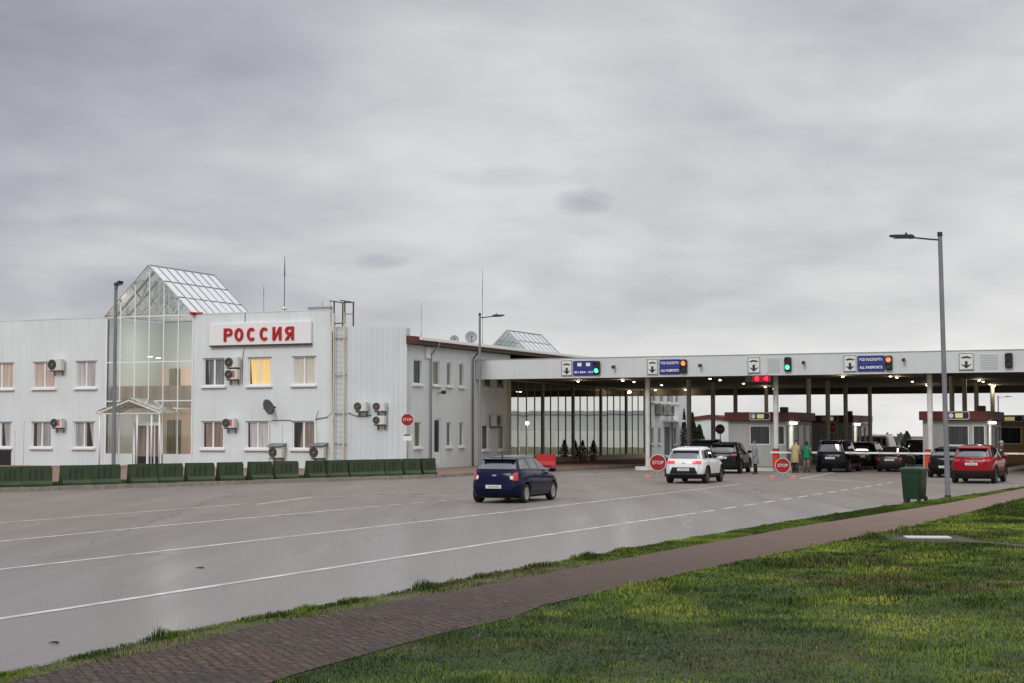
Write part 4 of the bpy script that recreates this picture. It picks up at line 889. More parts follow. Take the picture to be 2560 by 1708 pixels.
# ------------------------------------------------------------------ foliage
def leaf_cloud(n, shape, size, seed, mats, name, parent):
    r = np.random.default_rng(seed); pts = []
    while len(pts) < n:
        q = shape(r)
        if q is not None: pts.append(q)
    pts = np.array(pts); d1 = r.normal(size=(n, 3)); d1 /= np.linalg.norm(d1, axis=1)[:, None]; d2 = r.normal(size=(n, 3)); d2 -= (d1*d2).sum(1)[:, None]*d1; d2 /= np.linalg.norm(d2, axis=1)[:, None]
    s = size*r.uniform(.6, 1.4, n)[:, None]; V = np.stack([pts-d1*s, pts+d2*s*.5, pts+d1*s, pts-d2*s*.5], 1).reshape(-1, 3)
    me = bpy.data.meshes.new(name); me.from_pydata(V.tolist(), [], [(4*i, 4*i+1, 4*i+2, 4*i+3) for i in range(n)])
    me.materials.append(mats); o = bpy.data.objects.new(name, me); COL.objects.link(o); o.parent = parent; return o
def conifer(loc, h, r, label, seed, n=2600, group=None, cat='tree', name='conifer_tree', base=.0):
    t = thing(name, label, cat, 0, 0, 0, 0, group); t.location = loc
    def shp(g_):
        z = g_.uniform(.04, 1); a = g_.uniform(0, 2*PI); lob = 1+.25*math.sin(3*a+seed+z*9)+.12*math.sin(17*z+seed)
        q = r*(1-z)**.8*lob*math.sqrt(g_.uniform(.15, 1)); 
        return (q*math.cos(a), q*math.sin(a), base+z*(h-base))
    leaf_cloud(n, shp, r*.13, seed, M['foliage'], 'crown', t)
    p = MB(); p.cyl((0, 0, 0), (0, 0, h*.85), r*.09, r*.02, 8); p.build('trunk', M['bark'], t)
    return t
conifer((at(1730, 132), 132, 0), 3.7, .75, 'tall dark conifer beside the left row of canopy columns', 3, group='conifers behind the canopy')
conifer((at(1747, 133.4), 133.4, 0), 2.7, .85, 'shorter rounded conifer right of the tall one behind the canopy', 4, group='conifers behind the canopy')
conifer((at(1709, 130.6), 130.6, 0), 4.0, .45, 'narrow dark conifer hard against the far white block', 5, group='conifers behind the canopy')
conifer((at(2264, 210), 210, -.3), 2.4, 1.1, 'small pointed dark conifer seen through the middle lane against the sky', 6)
for px, lb in ((1456, 'left potted shrub before the glass hall'), (1483, 'right potted shrub before the glass hall')):
    Y = 110.3 if px < 1470 else 112.2; t = conifer((at(px, Y), Y, .145), 1.45, .42, lb, int(px), 700, 'potted shrubs', 'plant', 'potted_shrub', .4)
    p = MB(); p.cyl((0, 0, 0), (0, 0, .42), .2, .27, 14); p.build('pot', M['terracotta'], t, 40)
# ------------------------------------------------------------------ buildings behind
fb = thing('far_wing', 'white two storey wing beyond the glass hall with door canopy and paired air conditioners', 'building', UW, 119.6, 0, WR)
def ef(px): return EU(px, 1080, UW)[0]-119.6
hs = [(ef(a), ef(b), c, d) for a, b, c, d in ((1627, 1634, 1.2, 2.5), (1645, 1652, 1.2, 2.5), (1661, 1677, .2, 2.6), (1684, 1691, 1.1, 2.5), (1629, 1639, 4.5, 6), (1649, 1659, 4.5, 6), (1668, 1678, 4.5, 6), (1688, 1697, 4.5, 6))]
M['farwall'] = wall_material('far_cladding_skylit', (.74, .78, .80))  # lighter copy of the cladding, open sky light put into its colour
w = MB(); holed_wall(w, 0, ef(1712), .1, 7.2, 0, hs); w.box(0, ef(1712), .17, 9, .1, 7.1); w.build('wall', M['farwall'], fb, fix=False)
for h in hs: window(fb, *h, 0, P['grey'], split=None)
p = MB(); p.box(ef(1658), ef(1696), -1.0, -.002, 2.95, 3.12); p.build('door_canopy', M['trim'], fb)
p = MB(); p.cyl((ef(1678), -.1, .1), (ef(1678), -.1, 7.1), .06, n=8); p.build('downpipe', M['grey'], fb, True)
for px, lb in ((1643, 'left of two shade-darkened air conditioners on the far wing wall'), (1667, 'right of two shade-darkened air conditioners on the far wing wall')):
    t = thing('air_conditioner', lb, 'air conditioner', UW+.5, EU(px, 1027, UW)[0], 3.5, WR, 'outdoor air conditioner units')
    p = MB(); p.bbox(-.6, .6, 0, .4, 0, .85, .03); p.build('casing', M['booth'], t); p = MB(); p.disc_y(-.05, -.012, .42, .36, .014, 20); p.build('fan', M['black'], t)  # grey casing colour stands for the shade on these pale units
    for x in (-.4, .4): p = MB(); p.box(x-.02, x+.02, 0, .5, -.06, -.003); p.build('bracket', M['dark'], t)
rb = thing('rear_terminal', 'pale rear terminal block carrying the second glass gable', 'building', -62.5, 142.0)
p = MB(); p.box(-14, 14, 0, 14, 0, 8.9); p.build('wall', M['wall'], rb)
sk = thing('roof_lantern', 'second glazed gable lantern rising behind the wing roof', 'skylight', -62.5, 141.9, 8.9)
p = MB()
for s in (-1, 1): p.add([(s*W2, 0, .1), (0, 0, 3.05), (0, 8.5, 3.05), (s*W2, 8.5, .1)], [(0, 1, 2, 3)])
p.add([(-W2, 0, .1), (W2, 0, .1), (0, 0, 3.05)], [(0, 1, 2)]); p.build('glazing', M['roofglass'], sk, fix=False)
p = MB()
for s in (-1, 1):
    for k in range(8): p.bar((s*W2, 8.5*k/7, .1), (0, 8.5*k/7, 3.08), .14 if k in (0, 7) else .06)
    for t_ in (0, .33, .66, 1): p.bar((s*W2*(1-t_), 0, .12+2.95*t_), (s*W2*(1-t_), 8.5, .12+2.95*t_), .08)
for x in (-1.5, 0, 1.5): p.bar((x, -.03, .1), (x, -.03, 3.05*(1-abs(x)/W2)), .07)
p.bar((-W2, 0, .1), (W2, 0, .1), .12); p.bar((-W2, 8.5, .1), (W2, 8.5, .1), .12); p.build('frame', mat('lantern_frame', (.45, .47, .48), .5), sk)
wh = thing('gabled_shed', 'white shed with a low red gable roof beyond the canopy', 'building', F(1774, 1050, 168)[0], 168.0)
p = MB(); p.box(-3.8, 3.8, 0, 10, 0, 3.15); p.prism([(-3.8, 3.15), (3.8, 3.15), (0, 3.6)], lambda a, b: (a, 0, b), lambda a, b: (a, 10, b)); p.build('wall', M['wall'], wh)
p = MB()
for s in (-1, 1): p.prism([(s*4.1, 3.1), (0, 3.6), (0, 3.95), (s*4.1, 3.42)], lambda a, b: (a, -.3, b), lambda a, b: (a, 10.3, b))
p.build('roof', M['redroof'], wh)
hl = thing('transit_hall', 'long low pale hall across the yard, seen mirrored in the glass hall', 'building', 30.0, 292.0)
p = MB(); p.box(-54, 70, 0, 25, -5, 5.3); p.build('wall', noisy('hall_render', (.34, .35, .34), (.46, .47, .46), (1, 1, .2), .15), hl); p = MB(); p.box(-54.3, 70.3, -.3, 25.3, 5.305, 6.0); p.build('roof', M['grey'], hl)
p = MB(); p.box(-54, 70, -4, -.05, -5, 2.1); p.build('front_lean_to', noisy('lean_to_panels', (.50, .52, .50), (.74, .75, .73), (1, .1, .05), .35), hl)
# far skyline
hz = MB(); rngl = random.Random(5); pts = []
for k in range(90):
    ang = math.radians(-30+k*60/89); d = 1500; pts.append((d*math.sin(ang), d*math.cos(ang), 1+2.0*math.sin(k*.35)+1.6*math.sin(k*.9+1)+rngl.uniform(-.5, .5)))
n = len(pts)
hz.add([(x, y, -16) for x, y, z in pts]+[(x, y, z-6) for x, y, z in pts]+[(x*1.5, y*1.5, -20) for x, y, z in pts], [(i, i+1, n+i+1, n+i) for i in range(n-1)]+[(n+i, n+i+1, 2*n+i+1, 2*n+i) for i in range(n-1)])
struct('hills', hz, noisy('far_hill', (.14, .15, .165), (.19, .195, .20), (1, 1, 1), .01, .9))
tl = bpy.data.objects.new('far_trees', None); COL.objects.link(tl)
def shp(g_):
    ang = math.radians(g_.uniform(-3, 20)); d = g_.uniform(560, 900); k = math.sin(ang*90)+math.sin(ang*217+1)+math.sin(ang*531)
    hmax = max(1.0, 4.2+1.3*k); return (d*math.sin(ang), d*math.cos(ang), hfun(0, d)+g_.uniform(0, 1)*hmax)
o = leaf_cloud(9000, shp, 1.5, 21, M['foliage2'], 'far_trees', None); bpy.data.objects.remove(tl); o.name = 'far_trees'
tag(o, 'far low belt of grey green trees and roofs on the skyline beyond the lanes', 'trees', kind='stuff')
# ------------------------------------------------------------------ cars
def paint(name, c, rough=.3, metal=0.0): 
    return mat('paint_'+name, c, .16, metal, .24)
M['carglass'] = mat('car_glass', (.012, .018, .019), .03, spec=1.0); M['carglass'].node_tree.nodes['Principled BSDF'].inputs['IOR'].default_value = 2.1
M['tail'] = mat('tail_lens', (.45, .012, .012), .2, coat=.6)
M['taillit'] = mat('tail_lens_lit', (.7, .06, .06), .2, emit=(1, .10, .09), es=.28)
M['lensw'] = mat('lens_white', (.7, .68, .66), .2)
M['rim'] = mat('alloy', (.55, .55, .54), .35, .6)
M['rimd'] = mat('alloy_dark', (.16, .16, .17), .35, .6)
M['plate'] = noisy('number_plate', (.60, .60, .60), (.72, .72, .72), (1, 1, 1), 9, .4)
M['clad'] = mat('cladding_black', (.011, .011, .012), .6, spec=.3)
def interp(tab): 
    xs, ys = [p[0] for p in tab], [p[1] for p in tab]; return lambda x: float(np.interp(x, xs, ys))
def car(name, label, X, Y, heading, s, color, group='cars at the checkpoint', cat='car'):
    L, W, H = s['L'], s['W'], s['H']; zb = s.get('zb', .22); R = s.get('R', .31); nL, nG = 6.0, 7.0
    top = interp(s['top']); roof = interp(s['roof']); tcl = s.get('clad', 0)
    t = thing(name, label, cat, 0, 0, 0, 0, group); t.location = (X, Y, 0); t.rotation_euler = (0, 0, PI/2-heading)
    TL = [0, .06, .22, .38, .55, .72, .86, .95, 1.0]
    ro = interp([(0, .16), (.06, .08), (.22, .02), (.38, 0), (.55, .02), (.72, .05), (.86, .07), (.95, .10), (1, .14)])
    fo = interp([(0, .20), (.06, .10), (.22, .02), (.38, 0), (.55, .03), (.72, .09), (.86, .17), (.95, .25), (1, .33)])
    bo_ = interp([(0, .13), (.06, .05), (.22, .012), (.38, 0), (.55, .0), (.72, .012), (.86, .03), (.95, .055), (1, .10)])
    th = sorted({round(a, 4) for a in np.linspace(.02, PI-.02, 22)} | {round(math.acos(np.sign(q)*abs(q)**(nL/2)), 4) for q in np.linspace(-.985, .985, 30)})
    def lp(a, tt, off=0.0, sc_=1.0):
        xr, xf = -L/2+ro(tt), L/2-fo(tt); xc, A_ = (xr+xf)/2, (xf-xr)/2; B_ = W/2-bo_(tt)
        c, s_ = math.cos(a), math.sin(a); x = xc+sc_*A_*math.copysign(abs(c)**(2/nL), c); y = sc_*B_*math.copysign(abs(s_)**(2/nL), s_)
        z = zb+tt*(top(x)-zb)
        if off:
            nx, ny = math.copysign(abs(c)**(2-2/nL), c)/A_, math.copysign(abs(s_)**(2-2/nL), s_)/B_; q = math.hypot(nx, ny); x += off*nx/q; y += off*ny/q
        return (x, y, z)
    def rear_x(y, tt):
        xr, xf = -L/2+ro(tt), L/2-fo(tt); B_ = W/2-bo_(tt); return (xr+xf)/2-(xf-xr)/2*(1-min(.999, abs(y)/B_)**nL)**(1/nL)
    def side_y(x, tt):
        xr, xf = -L/2+ro(tt), L/2-fo(tt); xc, A_ = (xr+xf)/2, (xf-xr)/2; return (W/2-bo_(tt))*(1-min(.999, abs(x-xc)/A_)**nL)**(1/nL)
    full = th+[2*PI-a for a in reversed(th)]
    rings = [[lp(a, tt) for a in full] for tt in TL]
    for sc_, dz in ((.93, .012), (.75, .03), (.45, .04), (.12, .045)): rings.append([(p[0], p[1], top(p[0])+dz) for p in (lp(a, 1.0, 0, sc_) for a in full)])
    b = MB(); n = len(full)
    for i in range(len(rings)-1):
        b.add(rings[i]+rings[i+1], [(k, (k+1) % n, n+(k+1) % n, n+k) for k in range(n)], 1 if (i < len(TL)-1 and TL[i] < tcl) else 0)
    b.add(rings[0], [tuple(reversed(range(n)))], 1); b.add(rings[-1], [tuple(range(n))], 0)
    body = b.build('body', [color, M['clad']], t)
    bm = bmesh.new(); bm.from_mesh(body.data); bmesh.ops.remove_doubles(bm, verts=bm.verts, dist=.0005); bmesh.ops.recalc_face_normals(bm, faces=bm.faces); bm.to_mesh(body.data); bm.free()
    cut = MB()
    for xw in (s['xr'], s['xf']):
        for q in (-1, 1): cut.cyl((xw, q*(W/2-.30), R+.01), (xw, q*(W/2+.3), R+.01), R+.055, n=28)
    cut = cut.build('cutter', [M['clad']], None); cut.parent = t
    md = body.modifiers.new('arch', 'BOOLEAN'); md.object = cut; md.operation = 'DIFFERENCE'; md.solver = 'EXACT'
    try: md.material_mode = 'TRANSFER'
    except Exception: pass
    bpy.context.view_layer.update(); dg = bpy.context.evaluated_depsgraph_get()
    me = bpy.data.meshes.new_from_object(body.evaluated_get(dg)); body.modifiers.clear(); body.data = me; me.name = 'body'
    bpy.data.objects.remove(cut)
    me.polygons.foreach_set('use_smooth', [True]*len(me.polygons)); me.set_sharp_from_angle(angle=math.radians(38))
    # greenhouse
    xr0, xf0, xr1, xf1 = s['gh']; wb, wr = W/2-s.get('tb', .07), W/2-s.get('tr', .26)
    XR = lambda q: xr0+(xr1-xr0)*q**1.15; XF = lambda q: xf0+(xf1-xf0)*q**.92
    def BW(q): return wb+(wr-wb)*q**1.2-(.05*max(0, (q-.86)/.14)**2)
    def gz_(x, q): return top(x)+(roof(x)-top(x))*q
    thg = sorted({round(a, 4) for a in np.linspace(.02, PI-.02, 18)} | {round(math.acos(np.sign(q)*abs(q)**(nG/2)), 4) for q in np.linspace(-.985, .985, 20)}); fullg = thg+[2*PI-a for a in reversed(thg)]
    def gp_(a, q, sc_=1.0):
        xc, A_ = (XR(q)+XF(q))/2, (XF(q)-XR(q))/2; c, s_ = math.cos(a), math.sin(a)
        x = xc+sc_*A_*math.copysign(abs(c)**(2/nG), c); return (x, sc_*BW(q)*math.copysign(abs(s_)**(2/nG), s_), gz_(x, q))
    rings = []
    for q in (0, .2, .4, .6, .78, .88, .95, 1.0):
        rg = [gp_(a, q) for a in fullg]; rings.append([(x, y, z-(.06 if q == 0 else 0)) for x, y, z in rg])
    for sc_, dz in ((.9, .022), (.6, .035), (.2, .04)): rings.append([(x, y, z+dz) for x, y, z in (gp_(a, 1.0, sc_) for a in fullg)])
    r_ = MB(); r_.rings(rings); r_.build('roof', color, t, 40)
    def gy(x, q): xc, A_ = (XR(q)+XF(q))/2, (XF(q)-XR(q))/2; return BW(q)*(1-min(.999, abs(x-xc)/A_)**nG)**(1/nG)
    def patch(fn, nu, nv, nm, m, par=t):
        mb = MB(); vs = [fn(i/nu, j/nv) for j in range(nv+1) for i in range(nu+1)]
        mb.add(vs, [(j*(nu+1)+i, j*(nu+1)+i+1, (j+1)*(nu+1)+i+1, (j+1)*(nu+1)+i) for j in range(nv) for i in range(nu)]); return mb.build(nm, m, par, True, False)
    q0, q1 = s.get('wq', (.10, .86))
    for sd in (-1, 1):
        for xa, xb in s['wins']:                                     # None = follow pillar
            def fn(i, j):
                q = q0+(q1-q0)*j
                a_ = XR(q)+.16+.05*(1-q) if xa is None else xa+s.get('rake', .0)*q
                b_ = XF(q)-.13 if xb is None else xb+s.get('rake', .0)*q
                if xb is None: b_ = min(b_, s.get('mirx', 9))
                x = a_+(b_-a_)*i; return (x, sd*(gy(x, q)+.007), gz_(x, q))
            patch(fn, 8, 5, 'side_window', M['carglass'])
    def rw(i, j):
        q = s.get('rwq', (.18, .84)); q = q[0]+(q[1]-q[0])*j; y = (2*i-1)*BW(q)*.86; xc, A_ = (XR(q)+XF(q))/2, (XF(q)-XR(q))/2
        x = xc-A_*(1-.86**nG*abs(2*i-1)**nG)**(1/nG); return (x-.008, y, gz_(x, q)+.002)
    patch(rw, 10, 5, 'rear_window', M['carglass'])
    def fw_(i, j):
        q = .06+.84*j; y = (2*i-1)*BW(q)*.9; xc, A_ = (XR(q)+XF(q))/2, (XF(q)-XR(q))/2
        x = xc+A_*(1-.9**nG*abs(2*i-1)**nG)**(1/nG); return (x+.008, y, gz_(x, q)+.002)
    patch(fw_, 10, 5, 'windscreen', M['carglass'])
    if s.get('spoiler'):
        sp = MB(); z = gz_(XR(1), 1); w_ = BW(.9)*.93; sp.rings([[(XR(1)+dx, y, z+dz) for y, dz in ((-w_, -.03+e), (w_, -.03+e), (w_*.97, .005+e), (-w_*.97, .005+e))] for dx, e in ((.10, .012), (-.10, -.012), (-.17, -.02))]); sp.build('spoiler', M['clad'] if s['spoiler'] == 2 else color, t)
    # lights, plate, trim
    ya, xlim, ta, tb_ = s['tail']
    for sd in (-1, 1):
        a0 = PI-math.asin(ya**(nL/2)); a1 = math.acos(-(xlim**(nL/2)))
        def fn(i, j):
            aj = PI-math.asin(min(.985, ya+s.get('tsl', 0)*abs(j-.3)**1.3)**(nL/2)); a = aj+(a1-aj)*i; tt = ta+(tb_-ta)*j
            p = lp(a, tt, .010); return (p[0], sd*p[1], p[2])
        lt = patch(fn, 10, 4, 'tail_light', M['taillit'] if s.get('lit') else M['tail'])
        if s.get('tailw'):
            def fn(i, j):
                a = a0+(a1-a0)*(.06+.30*i); tt = ta+(tb_-ta)*(.12+.36*j); p = lp(a, tt, .014); return (p[0], sd*p[1], p[2])
            patch(fn, 5, 3, 'reversing_lens', M['lensw'], lt)
        def fn(i, j):
            a = .25+.75*i; tt = .62+.26*j; p = lp(a, tt, .008); return (p[0], sd*p[1], p[2])
        patch(fn, 6, 3, 'headlight', M['lensw'])
    zp = s['plate']; tt = (zp-zb)/(top(-L/2)-zb); xp = rear_x(0, tt)-.02
    p = MB(); p.bbox(xp-.012, xp+.05, -.26, .26, zp-.055, zp+.055, .005); pl = p.build('number_plate', M['plate'], t)
    p = MB()
    for k in range(7): p.box(xp-.016, xp-.0125, -.19+k*.055, -.19+k*.055+.028, zp-.03, zp+.03)
    p.build('plate_marks', mat('plate_marks', (.22, .22, .22), .5), pl)
    if s.get('rbump'):
        w_, z0, z1 = s['rbump']; p = MB(); vs = []
        tt0, tt1 = (z0-zb)/(top(-L/2)-zb), (z1-zb)/(top(-L/2)-zb)
        def fn(i, j):
            tt = tt0+(tt1-tt0)*j; y = (2*i-1)*w_*(1-.2*j); return (rear_x(y, tt)-.010, y, zb+tt*(top(-L/2)-zb))
        patch(fn, 8, 4, 'rear_bumper_insert', M['clad'])
    if name != 'van':
        for yy in (-.66, .66):
            def fn(i, j):
                tt = .34+.62*j; y = yy*W/2*(1+.12*math.sin(j*3))+(i-.5)*.013; return (rear_x(y, tt)-.004, y, zb+tt*(top(-L/2)-zb))
            patch(fn, 1, 8, 'tailgate_gap', M['black'])
        def fn(i, j):
            tt = .335+.014*j; y = (2*i-1)*.66*W/2; return (rear_x(y, tt)-.004, y, zb+tt*(top(-L/2)-zb))
        patch(fn, 8, 1, 'tailgate_gap', M['black'])
        def fn(i, j):
            tt = .80+.05*j; y = (2*i-1)*.07; return (rear_x(y, tt)-.012, y, zb+tt*(top(-L/2)-zb))
        patch(fn, 2, 2, 'rear_badge', M['grey'])
    p = MB(); p.box(-L*.40, L*.40, -W*.36, W*.36, zb-.04, zb+.02); p.build('underbody', M['black'], t)
    for x in s['seams']:
        for sd in (-1, 1):
            def fn(i, j):
                tt = .12+.86*j; xx = x+(i-.5)*.014; return (xx, sd*(side_y(xx, tt)+.003), zb+tt*(top(xx)-zb))
            patch(fn, 1, 8, 'door_gap', M['black'])
    for x in s['handles']:
        for sd in (-1, 1):
            tt = .86; y = side_y(x, tt); z = zb+tt*(top(x)-zb); p = MB(); p.bbox(x-.09, x+.09, sd*y-.02, sd*y+.02, z-.018, z+.018, .006); p.build('door_handle', color, t)
    for sd in (-1, 1):
        x = XF(.12)-.28; y = sd*(W/2+.06); z = top(x)+.07; p = MB()
        p.rings([[(x+dx+w_*.12*math.cos(a), y+w_*.12*math.sin(a)*1.05, z+dz) for a in np.linspace(0, 2*PI, 12, endpoint=False)] for w_, dz, dx in ((.5, -.07, .02), (.95, -.03, 0), (1, .03, -.01), (.6, .075, -.02))]); p.bar((x, sd*(W/2-.08), z-.04), (x, y, z-.04), .05); p.build('side_mirror', s.get('mirm', color), t, 40)
    rm = s.get('rimm', M['rim'])
    for xw in (s['xr'], s['xf']):
        for sd in (-1, 1):
            yo = sd*(W/2-.02); yi = sd*(W/2-.22); p = MB(); n = 28
            prof = [(R*.66, yi), (R*.96, yi), (R, yi+sd*.03), (R, yo-sd*.04), (R*.95, yo), (R*.68, yo-sd*.005), (R*.66, yo-sd*.04)]
            p.rings([[(xw+r*math.cos(a), y, R+r*math.sin(a)) for a in np.linspace(0, 2*PI, n, endpoint=False)] for r, y in prof], cap0=False, cap1=False); wl = p.build('wheel', M['rubber'], t, 40)
            p = MB(); p.cyl((xw, yo-sd*.10, R), (xw, yo-sd*.085, R), R*.68, n=24, mi=1)
            for k in range(s.get('spokes', 5)):
                a = 2*PI*k/s.get('spokes', 5)+.3; d, e = Vector((math.cos(a), 0, math.sin(a))), Vector((-math.sin(a), 0, math.cos(a))); c_ = Vector((xw, yo-sd*.03, R)); w0, w1 = s.get('spw', (.05, .035))
                vs = [c_+d*R*.1+e*w0, c_+d*R*.66+e*w1, c_+d*R*.66-e*w1, c_+d*R*.1-e*w0]; o2 = Vector((0, -sd*.04, 0)); p.add([*vs, *[v_+o2 for v_ in vs]], [(0, 1, 2, 3), (0, 4, 5, 1), (2, 6, 7, 3), (1, 5, 6, 2), (3, 7, 4, 0)])
            p.rings([[(xw+r*math.cos(a), y, R+r*math.sin(a)) for a in np.linspace(0, 2*PI, 24, endpoint=False)] for r, y in ((R*.69, yo-sd*.06), (R*.69, yo-sd*.012), (R*.62, yo-sd*.018), (R*.60, yo-sd*.06))], cap0=False, cap1=False)
            p.cyl((xw, yo-sd*.05, R), (xw, yo-sd*.02, R), R*.16, n=14); p.build('rim', [rm, M['black']], wl, 30)
            if s.get('arch'):
                p = MB(); aa = np.linspace(-.15, PI+.15, 22); ys = sd*(W/2-.03), sd*(W/2+.012)
                q_ = [[(xw+r*math.cos(a), y, R+.01+r*math.sin(a)) for r, y in ((R+.045, ys[0]), (R+.045, ys[1]), (R+.10, ys[1]), (R+.10, ys[0]))] for a in aa]; p.rings(q_); p.build('arch_trim', M['clad'], t)
    if s.get('clad'):
        for sd in (-1, 1):
            def fn(i, j):
                x = s['xr']+R+.1+(s['xf']-s['xr']-2*R-.2)*i; tt = .03+.19*j; return (x, sd*(side_y(x, tt)+.012), zb+tt*(top(x)-zb))
            patch(fn, 6, 3, 'sill_cladding', M['clad'])
    if s.get('rails'):
        for sd in (-1, 1):
            y = sd*(wr-.05); p = MB(); p.tube([(XR(1)+.15, y, gz_(XR(1)+.15, 1)), (XR(1)+.25, y, gz_(XR(1)+.3, 1)+.06), (XF(1)-.3, y, gz_(XF(1)-.3, 1)+.06), (XF(1)-.15, y, gz_(XF(1)-.15, 1))], .018, 6); p.build('roof_rail', M['grey'], t)
    if s.get('aerial'):
        x = s['aerial']; p = MB(); z = gz_(x, 1)+.03; p.rings([[(x+dx+w_*math.cos(a), w_*.5*math.sin(a), z+dz) for a in np.linspace(0, 2*PI, 8, endpoint=False)] for w_, dz, dx in ((.05, 0, 0), (.03, .05, -.03), (.008, .10, -.06))]); p.build('roof_aerial', M['black'], t)
    return t
def rear_pos(px, Yr, L, hd):                                         # centre of a car whose rear end middle is seen at px
    x, y = at(px, Yr), Yr; return x+L/2*math.sin(hd), y+L/2*math.cos(hd)
HATCH = dict(L=4.05, W=1.77, H=1.47, zb=.19, R=.305, xr=-1.33, xf=1.17, top=[(-2, 1.02), (-1.2, 1.02), (0, .98), (.8, .94), (1.3, .88), (1.75, .74), (2, .62)], roof=[(-1.9, 1.32), (-1.4, 1.41), (-.5, 1.455), (.2, 1.435), (.7, 1.37)],
    gh=(-1.90, 1.30, -1.46, .20), tb=.085, tr=.33, wins=[(None, -.92), (-.84, -.14), (-.06, None)], wq=(.14, .84), rwq=(.16, .84), spoiler=1, tail=(.58, .92, .64, .998), tsl=.45, tailw=True, plate=.52, seams=(-.98, -.10, .92), handles=(-.62, .22), aerial=-1.25, spw=(.06, .055), spokes=7, mirx=.72)
SUV = dict(L=4.24, W=1.82, H=1.57, zb=.24, R=.345, xr=-1.32, xf=1.28, top=[(-2.1, 1.02), (-1.2, 1.03), (0, 1.0), (.8, .99), (1.3, .96), (1.85, .84), (2.1, .72)], roof=[(-1.9, 1.42), (-1.5, 1.49), (-.6, 1.545), (.1, 1.54), (.7, 1.48)],
    gh=(-1.98, 1.12, -1.62, .30), tb=.085, tr=.28, wins=[(None, -.98), (-.90, -.12), (-.04, None)], wq=(.12, .82), rwq=(.14, .84), spoiler=1, tail=(.44, .93, .77, .95), lit=True, plate=.60, clad=.22, arch=True, rbump=(.62, .42, .70), seams=(-1.0, -.08, .98), handles=(-.7, .2), rimm=M['rimd'], spw=(.045, .035), mirx=.7)
SUV2 = dict(SUV, L=4.45, W=1.88, H=1.65, top=[(-2.2, 1.09), (-1.2, 1.10), (0, 1.07), (.9, 1.05), (1.4, 1.02), (1.95, .92), (2.2, .8)], roof=[(-2, 1.50), (-1.6, 1.57), (-.6, 1.625), (.2, 1.61), (.8, 1.55)], gh=(-2.06, 1.2, -1.74, .4), tail=(.55, .93, .82, .95), lit=False, rbump=(.80, .3, .56), plate=.84, R=.36, xr=-1.35, xf=1.32, clad=.26)
VAN = dict(SUV2, H=1.72, W=1.82, L=4.5, roof=[(-2.1, 1.62), (-1.7, 1.67), (0, 1.70), (.8, 1.62)], gh=(-2.1, 1.3, -1.95, .55), arch=False, clad=0, rbump=None, tail=(.80, .95, .55, .97), plate=.78, rails=True, top=[(-2.2, 1.04), (0, 1.04), (1.3, 1.0), (1.9, .9), (2.3, .78)])
SED = dict(HATCH, L=4.35, W=1.62, H=1.37, roof=[(-1.3, 1.28), (-.8, 1.33), (-.2, 1.345), (.4, 1.30)], top=[(-2.2, .90), (-1.2, .92), (0, .90), (.9, .88), (1.6, .80), (2.2, .64)], gh=(-1.5, 1.15, -.75, .3), tr=.27, wins=[(None, -.35), (-.27, None)], spoiler=None, tail=(.62, .94, .62, .93), tailw=False, plate=.66, seams=(-.75, -.3, .9), handles=(-.5, .3), aerial=None, rwq=(.08, .9), mirx=.75)
def d_(a): return math.radians(a)
hd = d_(21); x, y = rear_pos(1234, 50.3, 4.05, hd); car('hatchback_car', 'dark blue hatchback driving towards the lanes alone on the open road', x, y, hd, HATCH, paint('blue', (.003, .0042, .030), .28))
hd = d_(20.5); x, y = rear_pos(1706, 68.7, 4.24, hd); car('suv_car', 'white compact SUV with lit tail lights entering the left lane', x, y, hd, SUV, paint('white', (.74, .75, .76), .3))
hd = d_(25); x, y = rear_pos(2423, 68.6, 4.45, hd); car('suv_car', 'bright red SUV stopped behind the tall lamp post', x, y, hd, dict(SUV2, rbump=(.84, .3, .50), clad=.3), paint('red', (.24, .003, .006), .28))
hd = d_(17.5); x, y = rear_pos(1802, 84.2, 4.4, hd); car('suv_car', 'black SUV waiting ahead of the white SUV by the front booth', x, y, hd, SUV2, paint('black', (.004, .003, .005), .3))
hd = TH; x, y = rear_pos(1746, 93, 4.4, hd); car('estate_car', 'dark car half hidden behind the white SUV in the left lane', x, y, hd, dict(VAN, H=1.6, gh=(-2.1, 1.3, -1.7, .5)), paint('charcoal', (.008, .008, .010), .3))
x, y = rear_pos(2072, 86.8, 4.4, hd); car('suv_car', 'big black SUV stopped behind the white barrier arm', x, y, hd, dict(VAN, W=1.86, rails=True), paint('black', (.004, .003, .005), .3))
x, y = rear_pos(2148, 92.6, 4.3, hd); car('estate_car', 'black car queued right of the big black SUV', x, y, hd, dict(VAN, H=1.58, W=1.76, roof=[(-2.1, 1.5), (-1.7, 1.55), (0, 1.58), (.8, 1.5)]), paint('black', (.004, .003, .005), .3))
x, y = rear_pos(2219, 87.8, 4.35, hd); car('saloon_car', 'low dark brown grey saloon with pale number plate in the middle lane', x, y, hd, SED, paint('umber', (.024, .019, .018), .35))
x, y = rear_pos(2284, 97, 4.5, hd); car('van', 'black van ahead of the brown grey saloon', x, y, hd, VAN, paint('black', (.004, .003, .005), .3), cat='van')
x, y = rear_pos(2356, 77.2, 4.1, d_(24)); car('hatchback_car', 'black hatchback mostly hidden behind the tall lamp post and red SUV', x, y, d_(24), dict(HATCH, tail=(.75, .92, .6, .97), tailw=False), paint('black', (.004, .003, .005), .3))
x, y = rear_pos(2136, 104, 3.9, hd); car('hatchback_car', 'white hatchback far along the lane beyond the black cars', x, y, hd+PI, dict(HATCH, tailw=False), paint('white', (.74, .75, .76), .3))
x, y = rear_pos(2191, 116, 4.5, hd); car('van', 'white van at the far end of the middle lane', x, y, hd, dict(VAN, roof=[(-2.1, 1.85), (-1.7, 1.9), (0, 1.95), (.8, 1.85)]), paint('white', (.74, .75, .76), .3), cat='van')

